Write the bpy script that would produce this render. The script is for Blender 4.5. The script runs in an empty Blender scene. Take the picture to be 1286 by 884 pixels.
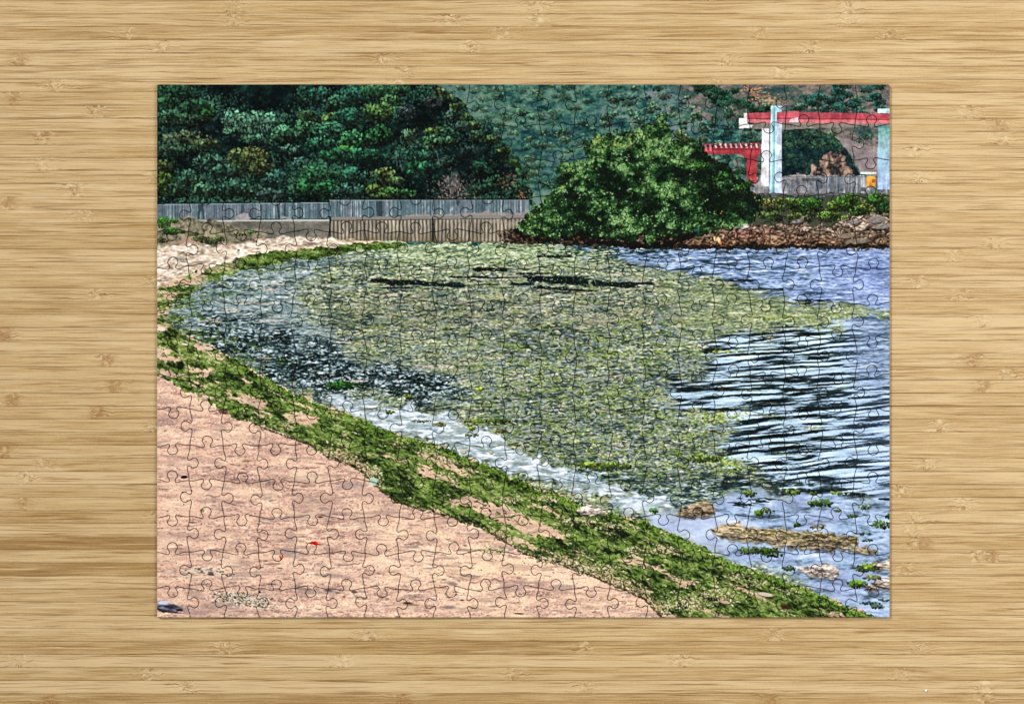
import bpy, math
import numpy as np
from mathutils import Vector

# ------------------------------------------------------------------ units
# one reference pixel of the 1286 x 884 photograph is 0.45 mm on the table
U = 0.00045
CX, CY = 643.0, 442.0
def wx(x): return (x - CX) * U
def wy(y): return -(y - CY) * U

scene = bpy.context.scene
col = scene.collection

# ------------------------------------------------------------------ camera
cam_d = bpy.data.cameras.new('camera')
cam = bpy.data.objects.new('camera', cam_d)
col.objects.link(cam)
CAM_H = 1.5
cam.location = (0, 0, CAM_H)
cam.rotation_euler = (0, 0, 0)
cam_d.sensor_width = 36.0
cam_d.lens = 36.0 * CAM_H / (1286 * U)
cam_d.clip_start = 0.01
cam_d.clip_end = 50.0
scene.camera = cam

# ------------------------------------------------------------------ world and lamps (an indoor table top)
world = bpy.data.worlds.new('World')
scene.world = world
world.use_nodes = True
bg = world.node_tree.nodes['Background']
bg.inputs[0].default_value = (0.93, 0.96, 1.0, 1)
bg.inputs[1].default_value = 0.19

def area(name, loc, target, sx, sy, watts, rgb):
    d = bpy.data.lights.new(name, 'AREA')
    d.shape = 'RECTANGLE'; d.size = sx; d.size_y = sy
    d.energy = watts; d.color = rgb
    o = bpy.data.objects.new(name, d); col.objects.link(o)
    o.location = loc
    o.rotation_euler = (Vector(target) - Vector(loc)).to_track_quat('-Z', 'Y').to_euler()
    return o
area('window_light', (-2.0, 1.7, 2.6), (0, 0, 0), 0.7, 0.7, 113.0, (1.0, 0.985, 0.96))
area('fill_light', (0.95, 0.05, 1.2), (0.45, 0, 0), 0.8, 0.8, 15.8, (1.0, 0.96, 0.90))  # added warm fill, no real fixture, to brighten the right side of the table

vs = scene.view_settings
vs.view_transform = 'Standard'; vs.look = 'None'; vs.exposure = 0.0; vs.gamma = 1.0
vs.use_curve_mapping = False
scene.cycles.use_denoising = False

# ------------------------------------------------------------------ node helpers
def new_mat(name):
    m = bpy.data.materials.new(name); m.use_nodes = True
    nt = m.node_tree
    return m, nt, nt.nodes['Principled BSDF']
class G:
    def __init__(s, nt): s.nt = nt
    def n(s, t, **kw):
        o = s.nt.nodes.new(t)
        for k, v in kw.items(): setattr(o, k, v)
        return o
    def put(s, sock, v):
        if isinstance(v, bpy.types.NodeSocket): s.nt.links.new(v, sock)
        elif v is not None: sock.default_value = v
    def math(s, op, a, b=None, c=None, clamp=False):
        o = s.n('ShaderNodeMath', operation=op, use_clamp=clamp)
        for k, v in enumerate((a, b, c)):
            if v is not None: s.put(o.inputs[k], v)
        return o.outputs[0]
    def attr(s, name):
        return s.n('ShaderNodeAttribute', attribute_name=name).outputs['Fac']
    def noise(s, vec, scale=1.0, detail=2.0, rough=0.5, dist=0.0):
        o = s.n('ShaderNodeTexNoise')
        s.put(o.inputs['Vector'], vec); o.inputs['Scale'].default_value = scale
        o.inputs['Detail'].default_value = detail; o.inputs['Roughness'].default_value = rough
        o.inputs['Distortion'].default_value = dist
        return o.outputs['Fac']
    def xyz(s, x, y, z=0.0):
        o = s.n('ShaderNodeCombineXYZ')
        for k, v in enumerate((x, y, z)): s.put(o.inputs[k], v)
        return o.outputs[0]
    def ramp(s, v, lo, hi, a=0.0, b=1.0):
        o = s.n('ShaderNodeMapRange', clamp=True, interpolation_type='SMOOTHSTEP')
        s.put(o.inputs[0], v)
        for k, q in enumerate((lo, hi, a, b)): o.inputs[k + 1].default_value = q
        return o.outputs[0]
    def mix(s, f, a, b, mode='MIX'):
        o = s.n('ShaderNodeMix', data_type='RGBA', blend_type=mode)
        s.put(o.inputs[0], f); s.put(o.inputs[6], a); s.put(o.inputs[7], b)
        return o.outputs[2]
def lin(r, g, b):
    f = lambda c: (c / 255 / 12.92) if c <= 10.3 else ((c / 255 + 0.055) / 1.055) ** 2.4
    return (f(r), f(g), f(b), 1)

# ------------------------------------------------------------------ the bamboo table top
def bamboo_material():
    m, nt, p = new_mat('bamboo')
    g = G(nt)
    uv = g.n('ShaderNodeUVMap', uv_map='px').outputs[0]      # x and y on the table, in units of 1000 reference px
    s = g.n('ShaderNodeSeparateXYZ'); nt.links.new(uv, s.inputs[0])
    X = g.math('MULTIPLY', s.outputs[0], 1000.0); Y = g.math('MULTIPLY', s.outputs[1], 1000.0)
    rnd = g.attr('seed')
    kd, kl, tone, edge = g.attr('knot_dark'), g.attr('knot_light'), g.attr('tone'), g.attr('edge')
    knot = g.math('ADD', kd, kl)
    # the fibres run along the strip, drift a little and swirl round the nodes
    drift = g.math('SUBTRACT', g.noise(g.xyz(g.math('MULTIPLY', X, 0.006), g.math('MULTIPLY', Y, 0.05), rnd), 1, 2), 0.5)
    swirl = g.math('SUBTRACT', g.noise(g.xyz(g.math('MULTIPLY', X, 0.10), g.math('MULTIPLY', Y, 0.16), rnd), 1, 1), 0.5)
    Yw = g.math('ADD', Y, g.math('ADD', g.math('MULTIPLY', drift, 7.0),
                g.math('MULTIPLY', swirl, g.math('MULTIPLY', g.math('ADD', knot, 0.06), 15.0))))
    def fib(fx, fy, detail=2.0, off=0.0):
        return g.noise(g.xyz(g.math('MULTIPLY', X, fx), g.math('MULTIPLY', Yw, fy), g.math('ADD', rnd, off)), 1, detail, 0.6)
    broad = fib(0.004, 0.09, 2, 3.1)
    mid = fib(0.008, 0.46, 3, 7.7)
    fine = fib(0.018, 1.25, 3, 1.3)
    hair = fib(0.10, 2.6, 2, 5.9)
    patch = g.noise(g.xyz(g.math('MULTIPLY', X, 0.012), g.math('MULTIPLY', Y, 0.03), rnd), 1, 2)
    speck = g.noise(g.xyz(g.math('MULTIPLY', X, 0.55), g.math('MULTIPLY', Y, 0.75), rnd), 1, 2)
    light, body, brown, deep = lin(204, 178, 134), lin(179, 148, 99), lin(146, 111, 64), lin(104, 74, 36)
    v = g.math('ADD', g.math('MULTIPLY', mid, 0.60), g.math('MULTIPLY', broad, 0.40))
    v = g.math('ADD', v, g.math('MULTIPLY', g.math('SUBTRACT', fine, 0.5), 0.62))
    v = g.math('ADD', v, g.math('MULTIPLY', g.math('SUBTRACT', hair, 0.5), 0.22))
    v = g.math('ADD', v, g.math('MULTIPLY', g.math('SUBTRACT', speck, 0.5), 0.20))
    v = g.math('ADD', v, g.math('MULTIPLY', tone, 0.26))
    v = g.math('ADD', v, g.math('MULTIPLY', g.math('SUBTRACT', patch, 0.5), 0.22))
    c = g.mix(g.ramp(v, 0.34, 0.70), body, light)
    c = g.mix(g.ramp(v, 0.42, 0.18, 0.0, 0.85), c, brown)
    # dark fibre bundles, gathered into short sharp streaks
    st = g.math('MULTIPLY', g.ramp(fib(0.010, 0.40, 2, 11.0), 0.52, 0.60), g.ramp(fib(0.008, 1.0, 2, 17.0), 0.50, 0.58))
    c = g.mix(g.math('MULTIPLY', st, 0.85), c, lin(140, 100, 48))
    st2 = g.ramp(fib(0.008, 0.75, 1, 23.0), 0.625, 0.69)
    c = g.mix(g.math('MULTIPLY', st2, 0.70), c, lin(118, 80, 34))
    # pale bundles
    st3 = g.ramp(fib(0.009, 0.85, 1, 31.0), 0.62, 0.70)
    c = g.mix(g.math('MULTIPLY', st3, 0.62), c, lin(217, 196, 158))
    # glue lines between strips: broken brown lines
    ed = g.math('MULTIPLY', g.ramp(edge, 0.25, 0.95), g.ramp(g.noise(g.xyz(g.math('MULTIPLY', X, 0.011), g.math('MULTIPLY', rnd, 3.0), 0.0), 1, 3), 0.40, 0.62, 0.10, 1.0))
    c = g.mix(g.math('MULTIPLY', ed, 0.78), c, deep)
    # nodes of the cane
    kn = g.noise(g.xyz(g.math('MULTIPLY', X, 0.13), g.math('MULTIPLY', Yw, 0.33), rnd), 1, 3, 0.62, 0.6)
    fd = g.math('MULTIPLY', g.ramp(kd, 0.15, 0.9), g.ramp(kn, 0.36, 0.60))
    c = g.mix(g.math('MULTIPLY', fd, 0.62), c, lin(140, 96, 44))
    fl = g.math('MULTIPLY', g.ramp(kl, 0.1, 0.85), g.ramp(kn, 0.52, 0.66))
    c = g.mix(g.math('MULTIPLY', fl, 0.55), c, lin(222, 202, 164))
    fl2 = g.math('MULTIPLY', g.ramp(kl, 0.1, 0.85), g.ramp(kn, 0.46, 0.34))
    c = g.mix(g.math('MULTIPLY', fl2, 0.75), c, brown)
    nt.links.new(c, p.inputs['Base Color'])
    p.inputs['Roughness'].default_value = 0.5
    p.inputs['Specular IOR Level'].default_value = 0.25
    h = g.math('ADD', g.math('MULTIPLY', fine, 0.5), g.math('ADD', g.math('MULTIPLY', hair, 0.4), g.math('MULTIPLY', g.math('MULTIPLY', kn, g.math('MINIMUM', knot, 1.0)), 2.5)))
    b = g.n('ShaderNodeBump'); b.inputs['Strength'].default_value = 0.30; b.inputs['Distance'].default_value = 0.0003
    nt.links.new(h, b.inputs['Height']); nt.links.new(b.outputs[0], p.inputs['Normal'])
    return m
BAMBOO = bamboo_material()

PITCH, Y_FIRST = 16.4, 1.4
X_A, X_B = -180.0, 1466.0
# tone of each strip, left end and right end, read off the photograph (0 = plain, below = browner)
TONES = [(0,.1),(0,.1),(-.3,-.3),(.2,0),(0,0),(.1,.1),(.1,-.1),(-.1,.3),(.1,0),(.1,0),(-.2,.1),(-.1,.4),(.2,0),(-.1,.1),(.1,.1),
 (.2,.4),(.1,0),(-.3,.1),(-.4,0),(.2,.1),(.1,0),(0,.1),(.2,0),(-.3,-.1),(0,.4),(.2,.4),(.2,.3),(0,.1),(-.1,-.1),(0,.2),(0,0),(-.1,-.1),
 (0,0),(-.4,0),(0,.1),(0,.2),(.4,.2),(0,-.2),(0,0),(-.5,.1),(.3,.1),(-1.2,-.2),(0,.1),(-.9,.1),(.3,-.1),(0,-.1),(.1,.1),(.1,0),(.1,0),
 (-.5,-.3),(.5,.4),(0,-.2),(.5,.4),(-.4,-.7)]
# nodes of the cane: x, y and whether dark (d) or torn and pale (l)
KNOTS = [(160,35,'l'),(203,57,'l'),(25,73,'d'),(70,102,'l'),(295,9,'l'),(295,22,'l'),(675,6,'l'),(677,23,'l'),(566,32,'l'),(630,44,'l'),(592,57,'l'),
 (480,73,'l'),(510,87,'l'),(500,103,'l'),(1063,8,'l'),(1063,22,'l'),(955,36,'l'),(1117,44,'l'),(1018,57,'l'),(911,72,'l'),(980,90,'l'),(895,104,'l'),
 (25,827,'l'),(282,812,'l'),(185,845,'l'),(235,860,'l'),(62,877,'d'),(425,827,'l'),(464,796,'l'),(734,812,'l'),(434,830,'l'),(643,844,'l'),
 (735,860,'l'),(505,877,'d'),(855,827,'l'),(970,796,'l'),(1158,812,'l'),(1130,842,'l'),(1237,858,'l'),(968,877,'d'),(1235,880,'l'),
 (18,124,'d'),(118,140,'l'),(52,172,'l'),(55,205,'l'),(95,238,'l'),(195,226,'l'),(108,274,'l'),(10,255,'d'),(120,371,'l'),(190,354,'l'),
 (5,418,'d'),(135,454,'d'),(145,486,'d'),(15,500,'d'),(122,518,'d'),(190,535,'l'),(5,567,'d'),(55,584,'l'),(32,602,'l'),(30,633,'d'),(188,650,'l'),
 (1215,137,'l'),(1255,156,'l'),(1258,170,'l'),(1150,189,'l'),(1155,221,'l'),(1250,302,'l'),(1195,318,'l'),(1153,352,'l'),(1205,370,'l'),
 (1236,402,'l'),(1222,451,'d'),(1265,467,'l'),(1235,485,'d'),(1182,533,'l'),(1167,584,'l'),(1132,614,'l'),(1207,630,'l'),(1150,645,'l'),
 (1148,662,'l'),(1148,674,'l'),(1228,692,'l'),(1138,708,'l'),(1255,156,'d'),(1244,692,'d'),(1160,674,'d')]

def make_table():
    z0, z1 = -0.022, -0.0062
    xa, xb = wx(X_A), wx(X_B); ya, yb = wy(Y_FIRST + 62 * PITCH), wy(Y_FIRST - 8 * PITCH)
    v = [(xa,ya,z0),(xb,ya,z0),(xb,yb,z0),(xa,yb,z0),(xa,ya,z1),(xb,ya,z1),(xb,yb,z1),(xa,yb,z1)]
    f = [(3,2,1,0),(4,5,6,7),(0,1,5,4),(1,2,6,5),(2,3,7,6),(3,0,4,7)]
    me = bpy.data.meshes.new('table_top'); me.from_pydata(v, [], f)
    core, nt, p = new_mat('board_core'); p.inputs['Base Color'].default_value = lin(120, 88, 50); p.inputs['Roughness'].default_value = 0.8
    me.materials.append(core)
    top = bpy.data.objects.new('table_top', me); col.objects.link(top)
    top['kind'] = 'structure'; top['label'] = 'pale bamboo table top of narrow glued strips'
    rng = np.random.default_rng(5)
    for k in range(-8, 62):
        y0 = Y_FIRST + k * PITCH; y1 = y0 + PITCH
        kn = [(x, t) for (x, y, t) in KNOTS if y0 <= y < y1]
        if k < 0 or k > 53:
            kn = [(rng.uniform(0, 1286), 'l' if rng.random() < .7 else 'd') for _ in range(3)]
        xs = set(np.round(np.linspace(X_A, X_B, 24), 2))
        for (x, t) in kn:
            for d in (-30, -9, -3, 3, 9, 30): xs.add(round(x + d, 2))
        xs = sorted(x for x in xs if X_A <= x <= X_B)
        e = 1.5
        prof = [(y0 + .05, -0.006, 1.0), (y0 + .06, -0.00009, 1.0), (y0 + e, 0.0, 0.0), (y1 - e, 0.0, 0.0), (y1 - .06, -0.00009, 1.0), (y1 - .05, -0.006, 1.0)]
        ym = (y0 + y1) / 2; xm = (X_A + X_B) / 2
        verts, uvs, at = [], [], {'knot_dark': [], 'knot_light': [], 'tone': [], 'edge': [], 'seed': []}
        tl, tr = TONES[k] if 0 <= k < len(TONES) else (rng.uniform(-.3, .3), rng.uniform(-.3, .3))
        sd = float(rng.uniform(0, 60))
        for x in xs:
            ks = {'d': 0.0, 'l': 0.0}
            for (xk, t) in kn:
                q = abs(x - xk)
                ks[t] = max(ks[t], 1.0 if q < 4 else 0.5 if q < 10 else 0.0)
            tt = tl + (tr - tl) * min(1, max(0, x / 1286))
            for (y, z, ee) in prof:
                verts.append((wx(x) - wx(xm), wy(y) - wy(ym), z)); uvs.append((x / 1000, y / 1000))
                at['knot_dark'].append(ks['d']); at['knot_light'].append(ks['l']); at['tone'].append(tt); at['edge'].append(ee); at['seed'].append(sd)
        np_ = len(prof); faces = []
        for i in range(len(xs) - 1):
            for j in range(np_ - 1):
                a = i * np_ + j
                faces.append((a + 1, a, a + np_, a + np_ + 1))
            a = i * np_
            faces.append((a, a + np_ - 1, a + 2 * np_ - 1, a + np_))
        faces.append(tuple(range(np_))); n0 = (len(xs) - 1) * np_
        faces.append(tuple(n0 + j for j in reversed(range(np_))))
        me = bpy.data.meshes.new('bamboo_strip'); me.from_pydata(verts, [], faces)
        ul = me.uv_layers.new(name='px')
        li = np.empty(len(me.loops), np.int32); me.loops.foreach_get('vertex_index', li)
        ul.data.foreach_set('uv', np.array(uvs, np.float32)[li].ravel())
        for nme, vals in at.items():
            a = me.attributes.new(nme, 'FLOAT', 'POINT'); a.data.foreach_set('value', np.array(vals, np.float32))
        me.materials.append(BAMBOO)
        o = bpy.data.objects.new('bamboo_strip', me); col.objects.link(o)
        o.parent = top; o.location = (wx(xm), wy(ym), 0)
    return top
make_table()

# ------------------------------------------------------------------ the picture printed on the puzzle, painted by code
PX0, PY0, PX1, PY1 = 197.5, 106.5, 1117.0, 775.0
S = 1.6
PW, PH = int((PX1 - PX0) * S), int((PY1 - PY0) * S)

class Print:
    def __init__(s):
        s.img = np.zeros((PH, PW, 3), np.float32)
        s.X = (np.arange(PW, dtype=np.float32) / S + PX0)[None, :] + np.zeros((PH, 1), np.float32)
        s.Y = (np.arange(PH, dtype=np.float32) / S + PY0)[:, None] + np.zeros((1, PW), np.float32)
        s.rng = np.random.default_rng(11)
    # ---- noise: random lattice, cubic B-spline interpolation
    def _w(s, n0, n1, sc):
        t = np.arange(n0, n1, dtype=np.float32) / (sc * S); i = np.floor(t).astype(int); f = t - i
        return i, [(1 - f) ** 3 / 6, (3 * f ** 3 - 6 * f ** 2 + 4) / 6, (-3 * f ** 3 + 3 * f ** 2 + 3 * f + 1) / 6, f ** 3 / 6]
    def N(s, sx, sy, seed, octv=1, win=None):
        i0, i1, j0, j1 = win or (0, PH, 0, PW)
        out = np.zeros((i1 - i0, j1 - j0), np.float32); amp = 1.0; var = 0.0
        rng = np.random.default_rng(seed)
        for o in range(octv):
            iy, wy_ = s._w(i0, i1, sy / 2 ** o); ix, wx_ = s._w(j0, j1, sx / 2 ** o)
            L = rng.standard_normal((int(PH / (sy / 2 ** o * S)) + 5, int(PW / (sx / 2 ** o * S)) + 5), dtype=np.float32)
            R = sum(w[:, None] * L[iy + k] for k, w in enumerate(wy_))
            out += amp * sum(w[None, :] * R[:, ix + k] for k, w in enumerate(wx_))
            var += (amp * 0.479) ** 2; amp *= 0.62
        if win: return out / var ** .5
        out -= out.mean(); out /= out.std() + 1e-6
        return out
    def shear(s, a, k):
        r = (np.arange(PH)[:, None] - np.round(k * np.arange(PW)[None, :]).astype(int)) % PH
        return np.take_along_axis(a, r, 0)
    def blur(s, a, sig):
        sig *= S; q = 24 + int(3 * sig) if sig < 30 else 80
        h, w = -(-(PH + 2 * q) // 60) * 60, -(-(PW + 2 * q) // 60) * 60
        b = np.pad(a, ((q, h - PH - q), (q, w - PW - q)), mode='edge')
        fy = np.fft.fftfreq(h)[:, None]; fx = np.fft.rfftfreq(w)[None, :]
        b = np.fft.irfft2(np.fft.rfft2(b) * np.exp(-2 * (np.pi * sig) ** 2 * (fx ** 2 + fy ** 2)), s=b.shape)
        return b[q:q + PH, q:q + PW].astype(np.float32)
    def blurs(s, a, sig):            # separable blur of a small window
        k = int(3 * sig * S) + 1; w = np.exp(-.5 * (np.arange(-k, k + 1) / (sig * S)) ** 2); w = (w / w.sum()).astype(np.float32)
        for ax in (0, 1):
            p = np.pad(a, [(k, k) if q == ax else (0, 0) for q in (0, 1)], mode='edge'); n = a.shape[ax]
            a = sum(w[q] * (p[q:q + n] if ax == 0 else p[:, q:q + n]) for q in range(2 * k + 1))
        return a
    def poly(s, pts, rag=0.0, sc=6.0, seed=1, soft=0.0):
        xq, yq = s.X, s.Y
        p = np.array(pts, np.float32)
        mg = 3 * rag + 3 + 3 * soft
        x0, x1 = p[:, 0].min() - mg, p[:, 0].max() + mg
        y0, y1 = p[:, 1].min() - mg, p[:, 1].max() + mg
        j0, j1 = max(0, int((x0 - PX0) * S)), min(PW, int((x1 - PX0) * S) + 1)
        i0, i1 = max(0, int((y0 - PY0) * S)), min(PH, int((y1 - PY0) * S) + 1)
        out = np.zeros((PH, PW), np.float32)
        if j1 <= j0 or i1 <= i0: return out
        xq, yq = xq[i0:i1, j0:j1], yq[i0:i1, j0:j1]
        if rag:
            wn = (i0, i1, j0, j1); xq = xq + rag * s.N(sc, sc, seed, 3, wn); yq = yq + rag * s.N(sc, sc, seed + 50, 3, wn)
        ins = np.zeros(xq.shape, bool); n = len(p)
        for a in range(n):
            xa, ya = p[a]; xb, yb = p[(a + 1) % n]
            if ya == yb: continue
            c = ((ya > yq) != (yb > yq)) & (xq < (xb - xa) * (yq - ya) / (yb - ya) + xa)
            ins ^= c
        out[i0:i1, j0:j1] = s.blurs(ins.astype(np.float32), soft) if 0 < soft < 3 else ins
        return s.blur(out, soft) if soft >= 3 else out
    def streak(s, m, seed, sig=5.0, amp=.42, sx=15, sy=1.5, k=2.0):   # break a mask's edge into level streaks
        return np.clip((s.blur(m, sig) - .5) * k + .5 + amp * s.N(sx, sy, seed, 2) * (m.max() > 0), 0, 1) * (s.blur(m, sig * 1.6) > .04)
    def lay(s, colr, mask):
        c = np.array(colr, np.float32) / 255 if not isinstance(colr, np.ndarray) else colr
        m = np.clip(mask, 0, 1)[..., None]
        s.img += (c - s.img) * m
    def ramp(s, v, stops):
        xs = [q[0] for q in stops]
        return np.stack([np.interp(v, xs, [q[1][k] / 255 for q in stops]) for k in range(3)], -1).astype(np.float32)
    def rect(s, x0, y0, x1, y1, c, a=1.0):
        j0, j1 = int(round((x0 - PX0) * S)), int(round((x1 - PX0) * S)); i0, i1 = int(round((y0 - PY0) * S)), int(round((y1 - PY0) * S))
        v = s.img[max(0, i0):i1, max(0, j0):j1]; v += (np.array(c, np.float32) / 255 - v) * a
    def stamps(s, x, y, rx, ry, ang, colr, alpha=1.0, hard=2.2):
        n = len(x); x = (np.asarray(x) - PX0) * S; y = (np.asarray(y) - PY0) * S
        rx = np.broadcast_to(rx, n) * S; ry = np.broadcast_to(ry, n) * S; ang = np.broadcast_to(ang, n); alpha = np.broadcast_to(alpha, n)
        ca, sa = np.cos(ang), np.sin(ang); colr = np.clip(np.asarray(colr, np.float32) / 255, 0, 1)
        R = np.ceil(np.maximum(rx, ry) + 1).astype(int); img = s.img
        gx = np.arange(-80, 81, dtype=np.float32)
        for q in range(n):
            r = min(R[q], 79); xi, yi = int(x[q]), int(y[q])
            j0, j1, i0, i1 = max(0, xi - r), min(PW, xi + r + 1), max(0, yi - r), min(PH, yi + r + 1)
            if j0 >= j1 or i0 >= i1: continue
            dx = gx[80 + j0 - xi:80 + j1 - xi] - (x[q] - xi); dy = (gx[80 + i0 - yi:80 + i1 - yi] - (y[q] - yi))[:, None]
            d = ((dx * ca[q] + dy * sa[q]) / rx[q]) ** 2 + ((dy * ca[q] - dx * sa[q]) / ry[q]) ** 2
            a = (np.clip((1 - d) * hard, 0, 1) * alpha[q])[..., None]
            w = img[i0:i1, j0:j1]; w += (colr[q] - w) * a
    def pick(s, mask, n):
        c = np.cumsum(mask.ravel().astype(np.float64))
        if c[-1] <= 0: return np.zeros(0), np.zeros(0)
        idx = np.searchsorted(c, s.rng.random(n) * c[-1])
        i, j = idx // PW, idx % PW
        return (j + s.rng.random(n)) / S + PX0, (i + s.rng.random(n)) / S + PY0
    def at(s, a, x, y):
        return a[np.clip(((y - PY0) * S).astype(int), 0, PH - 1), np.clip(((x - PX0) * S).astype(int), 0, PW - 1)]
    # a rounded mass of leaves lit from above
    def clump(s, cx, cy, rx, ry, c, n, size=1.5, base=0.6, dark=0.12, hi=1.35, jit=0.22, lx=-0.25, ly=-0.85, asp=0.65):
        r = s.rng
        if base:
            s.stamps([cx], [cy], rx, ry, 0, [np.array(c) * 0.15], base, 1.2)
        t = r.random(n) * 2 * np.pi; q = np.sqrt(r.random(n)) * (1 + 0.10 * np.sin(3 * t + cx) + 0.07 * np.sin(7 * t + cy))
        nx, ny = q * np.cos(t), q * np.sin(t)
        lump = np.sin(nx * rx / 4.1 + cx) * np.sin(ny * ry / 3.3 + cy) * 0.16
        l = np.clip(0.42 + 0.52 * (nx * lx + ny * ly) + lump + jit * r.standard_normal(n), 0, 1)
        o = np.argsort(l + 0.25 * r.random(n)); nx, ny, l = nx[o], ny[o], l[o]
        cc = np.array(c, np.float32)[None, :] * (dark + (hi - dark) * l[:, None] ** 1.5)
        cc = cc * (1 + 0.04 * r.standard_normal((n, 3)) + 0.08 * r.standard_normal((n, 1))) + np.array([6, 8, 8]) * l[:, None]
        s.stamps(cx + nx * rx, cy + ny * ry, size * (0.6 + 0.8 * r.random(n)), size * asp * (0.6 + 0.8 * r.random(n)), r.random(n) * 3.14, cc, 0.9)

def paint():
    P = Print(); r = P.rng; N = P.N; X, Y = P.X, P.Y
    # ---------------- far hillside
    n1, n2, n3 = N(20, 9, 21, 4), N(7, 4, 22, 3), N(60, 30, 23, 2)
    v = 0.5 * n1 + 0.5 * n2 + 0.25 * n3 + 0.38 * N(2.2, 1.5, 26, 2)
    far = P.ramp(v, [(-2, (8, 36, 46)), (-1, (20, 60, 64)), (-.2, (42, 88, 84)), (.5, (72, 110, 98)), (1.2, (100, 124, 116)), (2.2, (130, 138, 136))])
    P.lay(far, np.ones((PH, PW), np.float32))
    P.lay((98, 132, 112), .30 * np.clip((X - 540) / 30, 0, 1) * np.clip((760 - X) / 120, 0, 1) * np.clip(.6 + .5 * n1, 0, 1.3))
    P.lay((78, 92, 118), 0.30 * np.clip(N(30, 12, 24, 2), 0, 1) * (Y < 260))
    brown = P.ramp(0.6 * N(16, 7, 25, 4) + .45 * n2 + .4 * N(2.2, 1.5, 27, 2), [(-2, (30, 62, 62)), (-.9, (58, 80, 74)), (-.2, (98, 90, 88)), (.6, (122, 106, 102)), (1.6, (142, 124, 118))])
    mb = P.poly([(842, 100), (1125, 100), (1125, 215), (1060, 200), (1000, 165), (940, 150), (900, 150), (878, 135), (860, 118)], 5, 14, 31, 5)
    P.lay(brown, 0.95 * mb)
    # shrubs on the far hillside
    mf = ((Y < 262) & (X > 520)).astype(np.float32)
    x, y = P.pick(mf, 5200); o = np.argsort(y); x, y = x[o], y[o]
    b = P.at(n1, x, y); br = P.at(mb, x, y)
    l = np.clip(.5 + .22 * b + .28 * r.standard_normal(len(x)), 0, 1.1)[:, None]
    cc = (np.array([14, 44, 48]) * (1 - l) + np.array([88, 128, 98]) * l) * (1 - .55 * br[:, None]) + np.array([84, 82, 74]) * (.55 * br[:, None])
    P.stamps(x, y, 1.6 * (.6 + r.random(len(x))), 1.0 * (.6 + r.random(len(x))), .3 * r.standard_normal(len(x)), cc * (1 + .08 * r.standard_normal((len(x), 3))), .75)
    for k in range(480):      # rounded bushes, dark foot and lit top
        cx, cy = r.uniform(555, 1115), r.uniform(108, 235)
        if P.at(mb, np.array([cx]), np.array([cy]))[0] > .5 and r.random() < .84: continue
        rr = r.uniform(2.5, 6.5)
        c = [(66, 116, 92), (78, 122, 92), (50, 108, 96), (94, 126, 92)][r.integers(4)]
        P.clump(cx, cy, rr * 1.5, rr * .8, c, int(rr * 7), 1.4, .5, .15, 1.3)
    P.lay((92, 130, 106), .30 * mf * np.clip((X - 540) / 25, 0, 1) * np.clip((790 - X) / 150, 0, 1) * np.clip(.65 + .45 * n2, 0, 1.2))
    # green tongue running down beside the bare slope, rock outcrops, bare orange scars
    for k in range(46):
        t = r.random(); P.clump(880 + 95 * t + r.normal(0, 8), 112 + 40 * t + r.normal(0, 7), 7, 4, (34, 84, 58), 60, 1.2, .5)
    for k in range(40):
        P.clump(r.normal(1062, 26), r.normal(126, 11), 8, 4.5, (36, 92, 80), 60, 1.2, .5)
    for (x0, y0, q) in [(888, 146, 6), (868, 113, 4), (839, 138, 4), (880, 120, 3), (884, 145, 4), (925, 206, 6), (1010, 118, 2), (874, 140, 4), (890, 150, 4), (878, 137, 3)]:
        P.stamps([x0, x0 - 1], [y0, y0 - 1], q, q * .8, .3, [(96, 92, 92), (140, 128, 128)], [.8, .7], 1.4)
    for (c, n, sx, sy, mx, my) in [((212, 126, 100), 50, 8, 4, 945, 114), ((200, 168, 132), 45, 10, 5, 958, 124), ((190, 172, 92), 20, 5, 4, 968, 130), ((150, 88, 70), 30, 9, 4, 950, 120)]:
        P.stamps(r.normal(mx, sx, n), r.normal(my, sy, n), 1.5, .8, r.normal(0, .4, n), np.tile(c, (n, 1)) + r.normal(0, 15, (n, 3)), .75)
    # ---------------- near wooded hill
    hill = [(190, 100), (538, 100), (556, 112), (575, 124), (588, 142), (600, 152), (622, 168), (634, 184), (645, 198), (658, 216), (664, 232), (672, 256), (190, 262)]
    mh = P.poly(hill, 1.6, 7, 41)
    hb = P.ramp(.6 * N(14, 10, 42, 3) + .5 * N(4, 3, 43, 2), [(-1.5, (0, 4, 6)), (0, (3, 14, 15)), (1.2, (10, 32, 30)), (2.2, (24, 58, 48))])
    P.lay(hb, mh)
    lowf = N(26, 18, 44, 2)
    gap = np.exp(-(((X - 325) / 52) ** 2 + ((Y - 122) / 20) ** 2) ** 2) + .8 * np.exp(-(((X - 625) / 36) ** 2 + ((Y - 203) / 17) ** 2)) + .7 * np.exp(-(((X - 520) / 30) ** 2 + ((Y - 222) / 22) ** 2)) + .5 * np.exp(-(((X - 395) / 40) ** 2 + ((Y - 192) / 8) ** 2)) + .55 * np.exp(-(((X - 540) / 28) ** 2 + ((Y - 135) / 20) ** 2))
    dens = mh * np.clip(.8 + .4 * lowf - gap, .03, 2)
    x, y = P.pick(dens, 9500)
    l = np.clip(.25 + .16 * P.at(lowf, x, y) - .35 * P.at(gap, x, y) + .2 * r.standard_normal(len(x)), 0, 1)
    o = np.argsort(l + .3 * r.random(len(x))); x, y, l = x[o], y[o], l[o][:, None]
    cc = np.array([4, 26, 24]) * (1 - l) + np.array([84, 140, 106]) * l
    cc *= 1 + .06 * r.standard_normal((len(x), 3)) + .08 * r.standard_normal((len(x), 1))
    P.stamps(x, y, 1.75 * (.6 + .8 * r.random(len(x))), 1.2 * (.6 + .8 * r.random(len(x))), r.random(len(x)) * 3.1, cc, .85)
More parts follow.
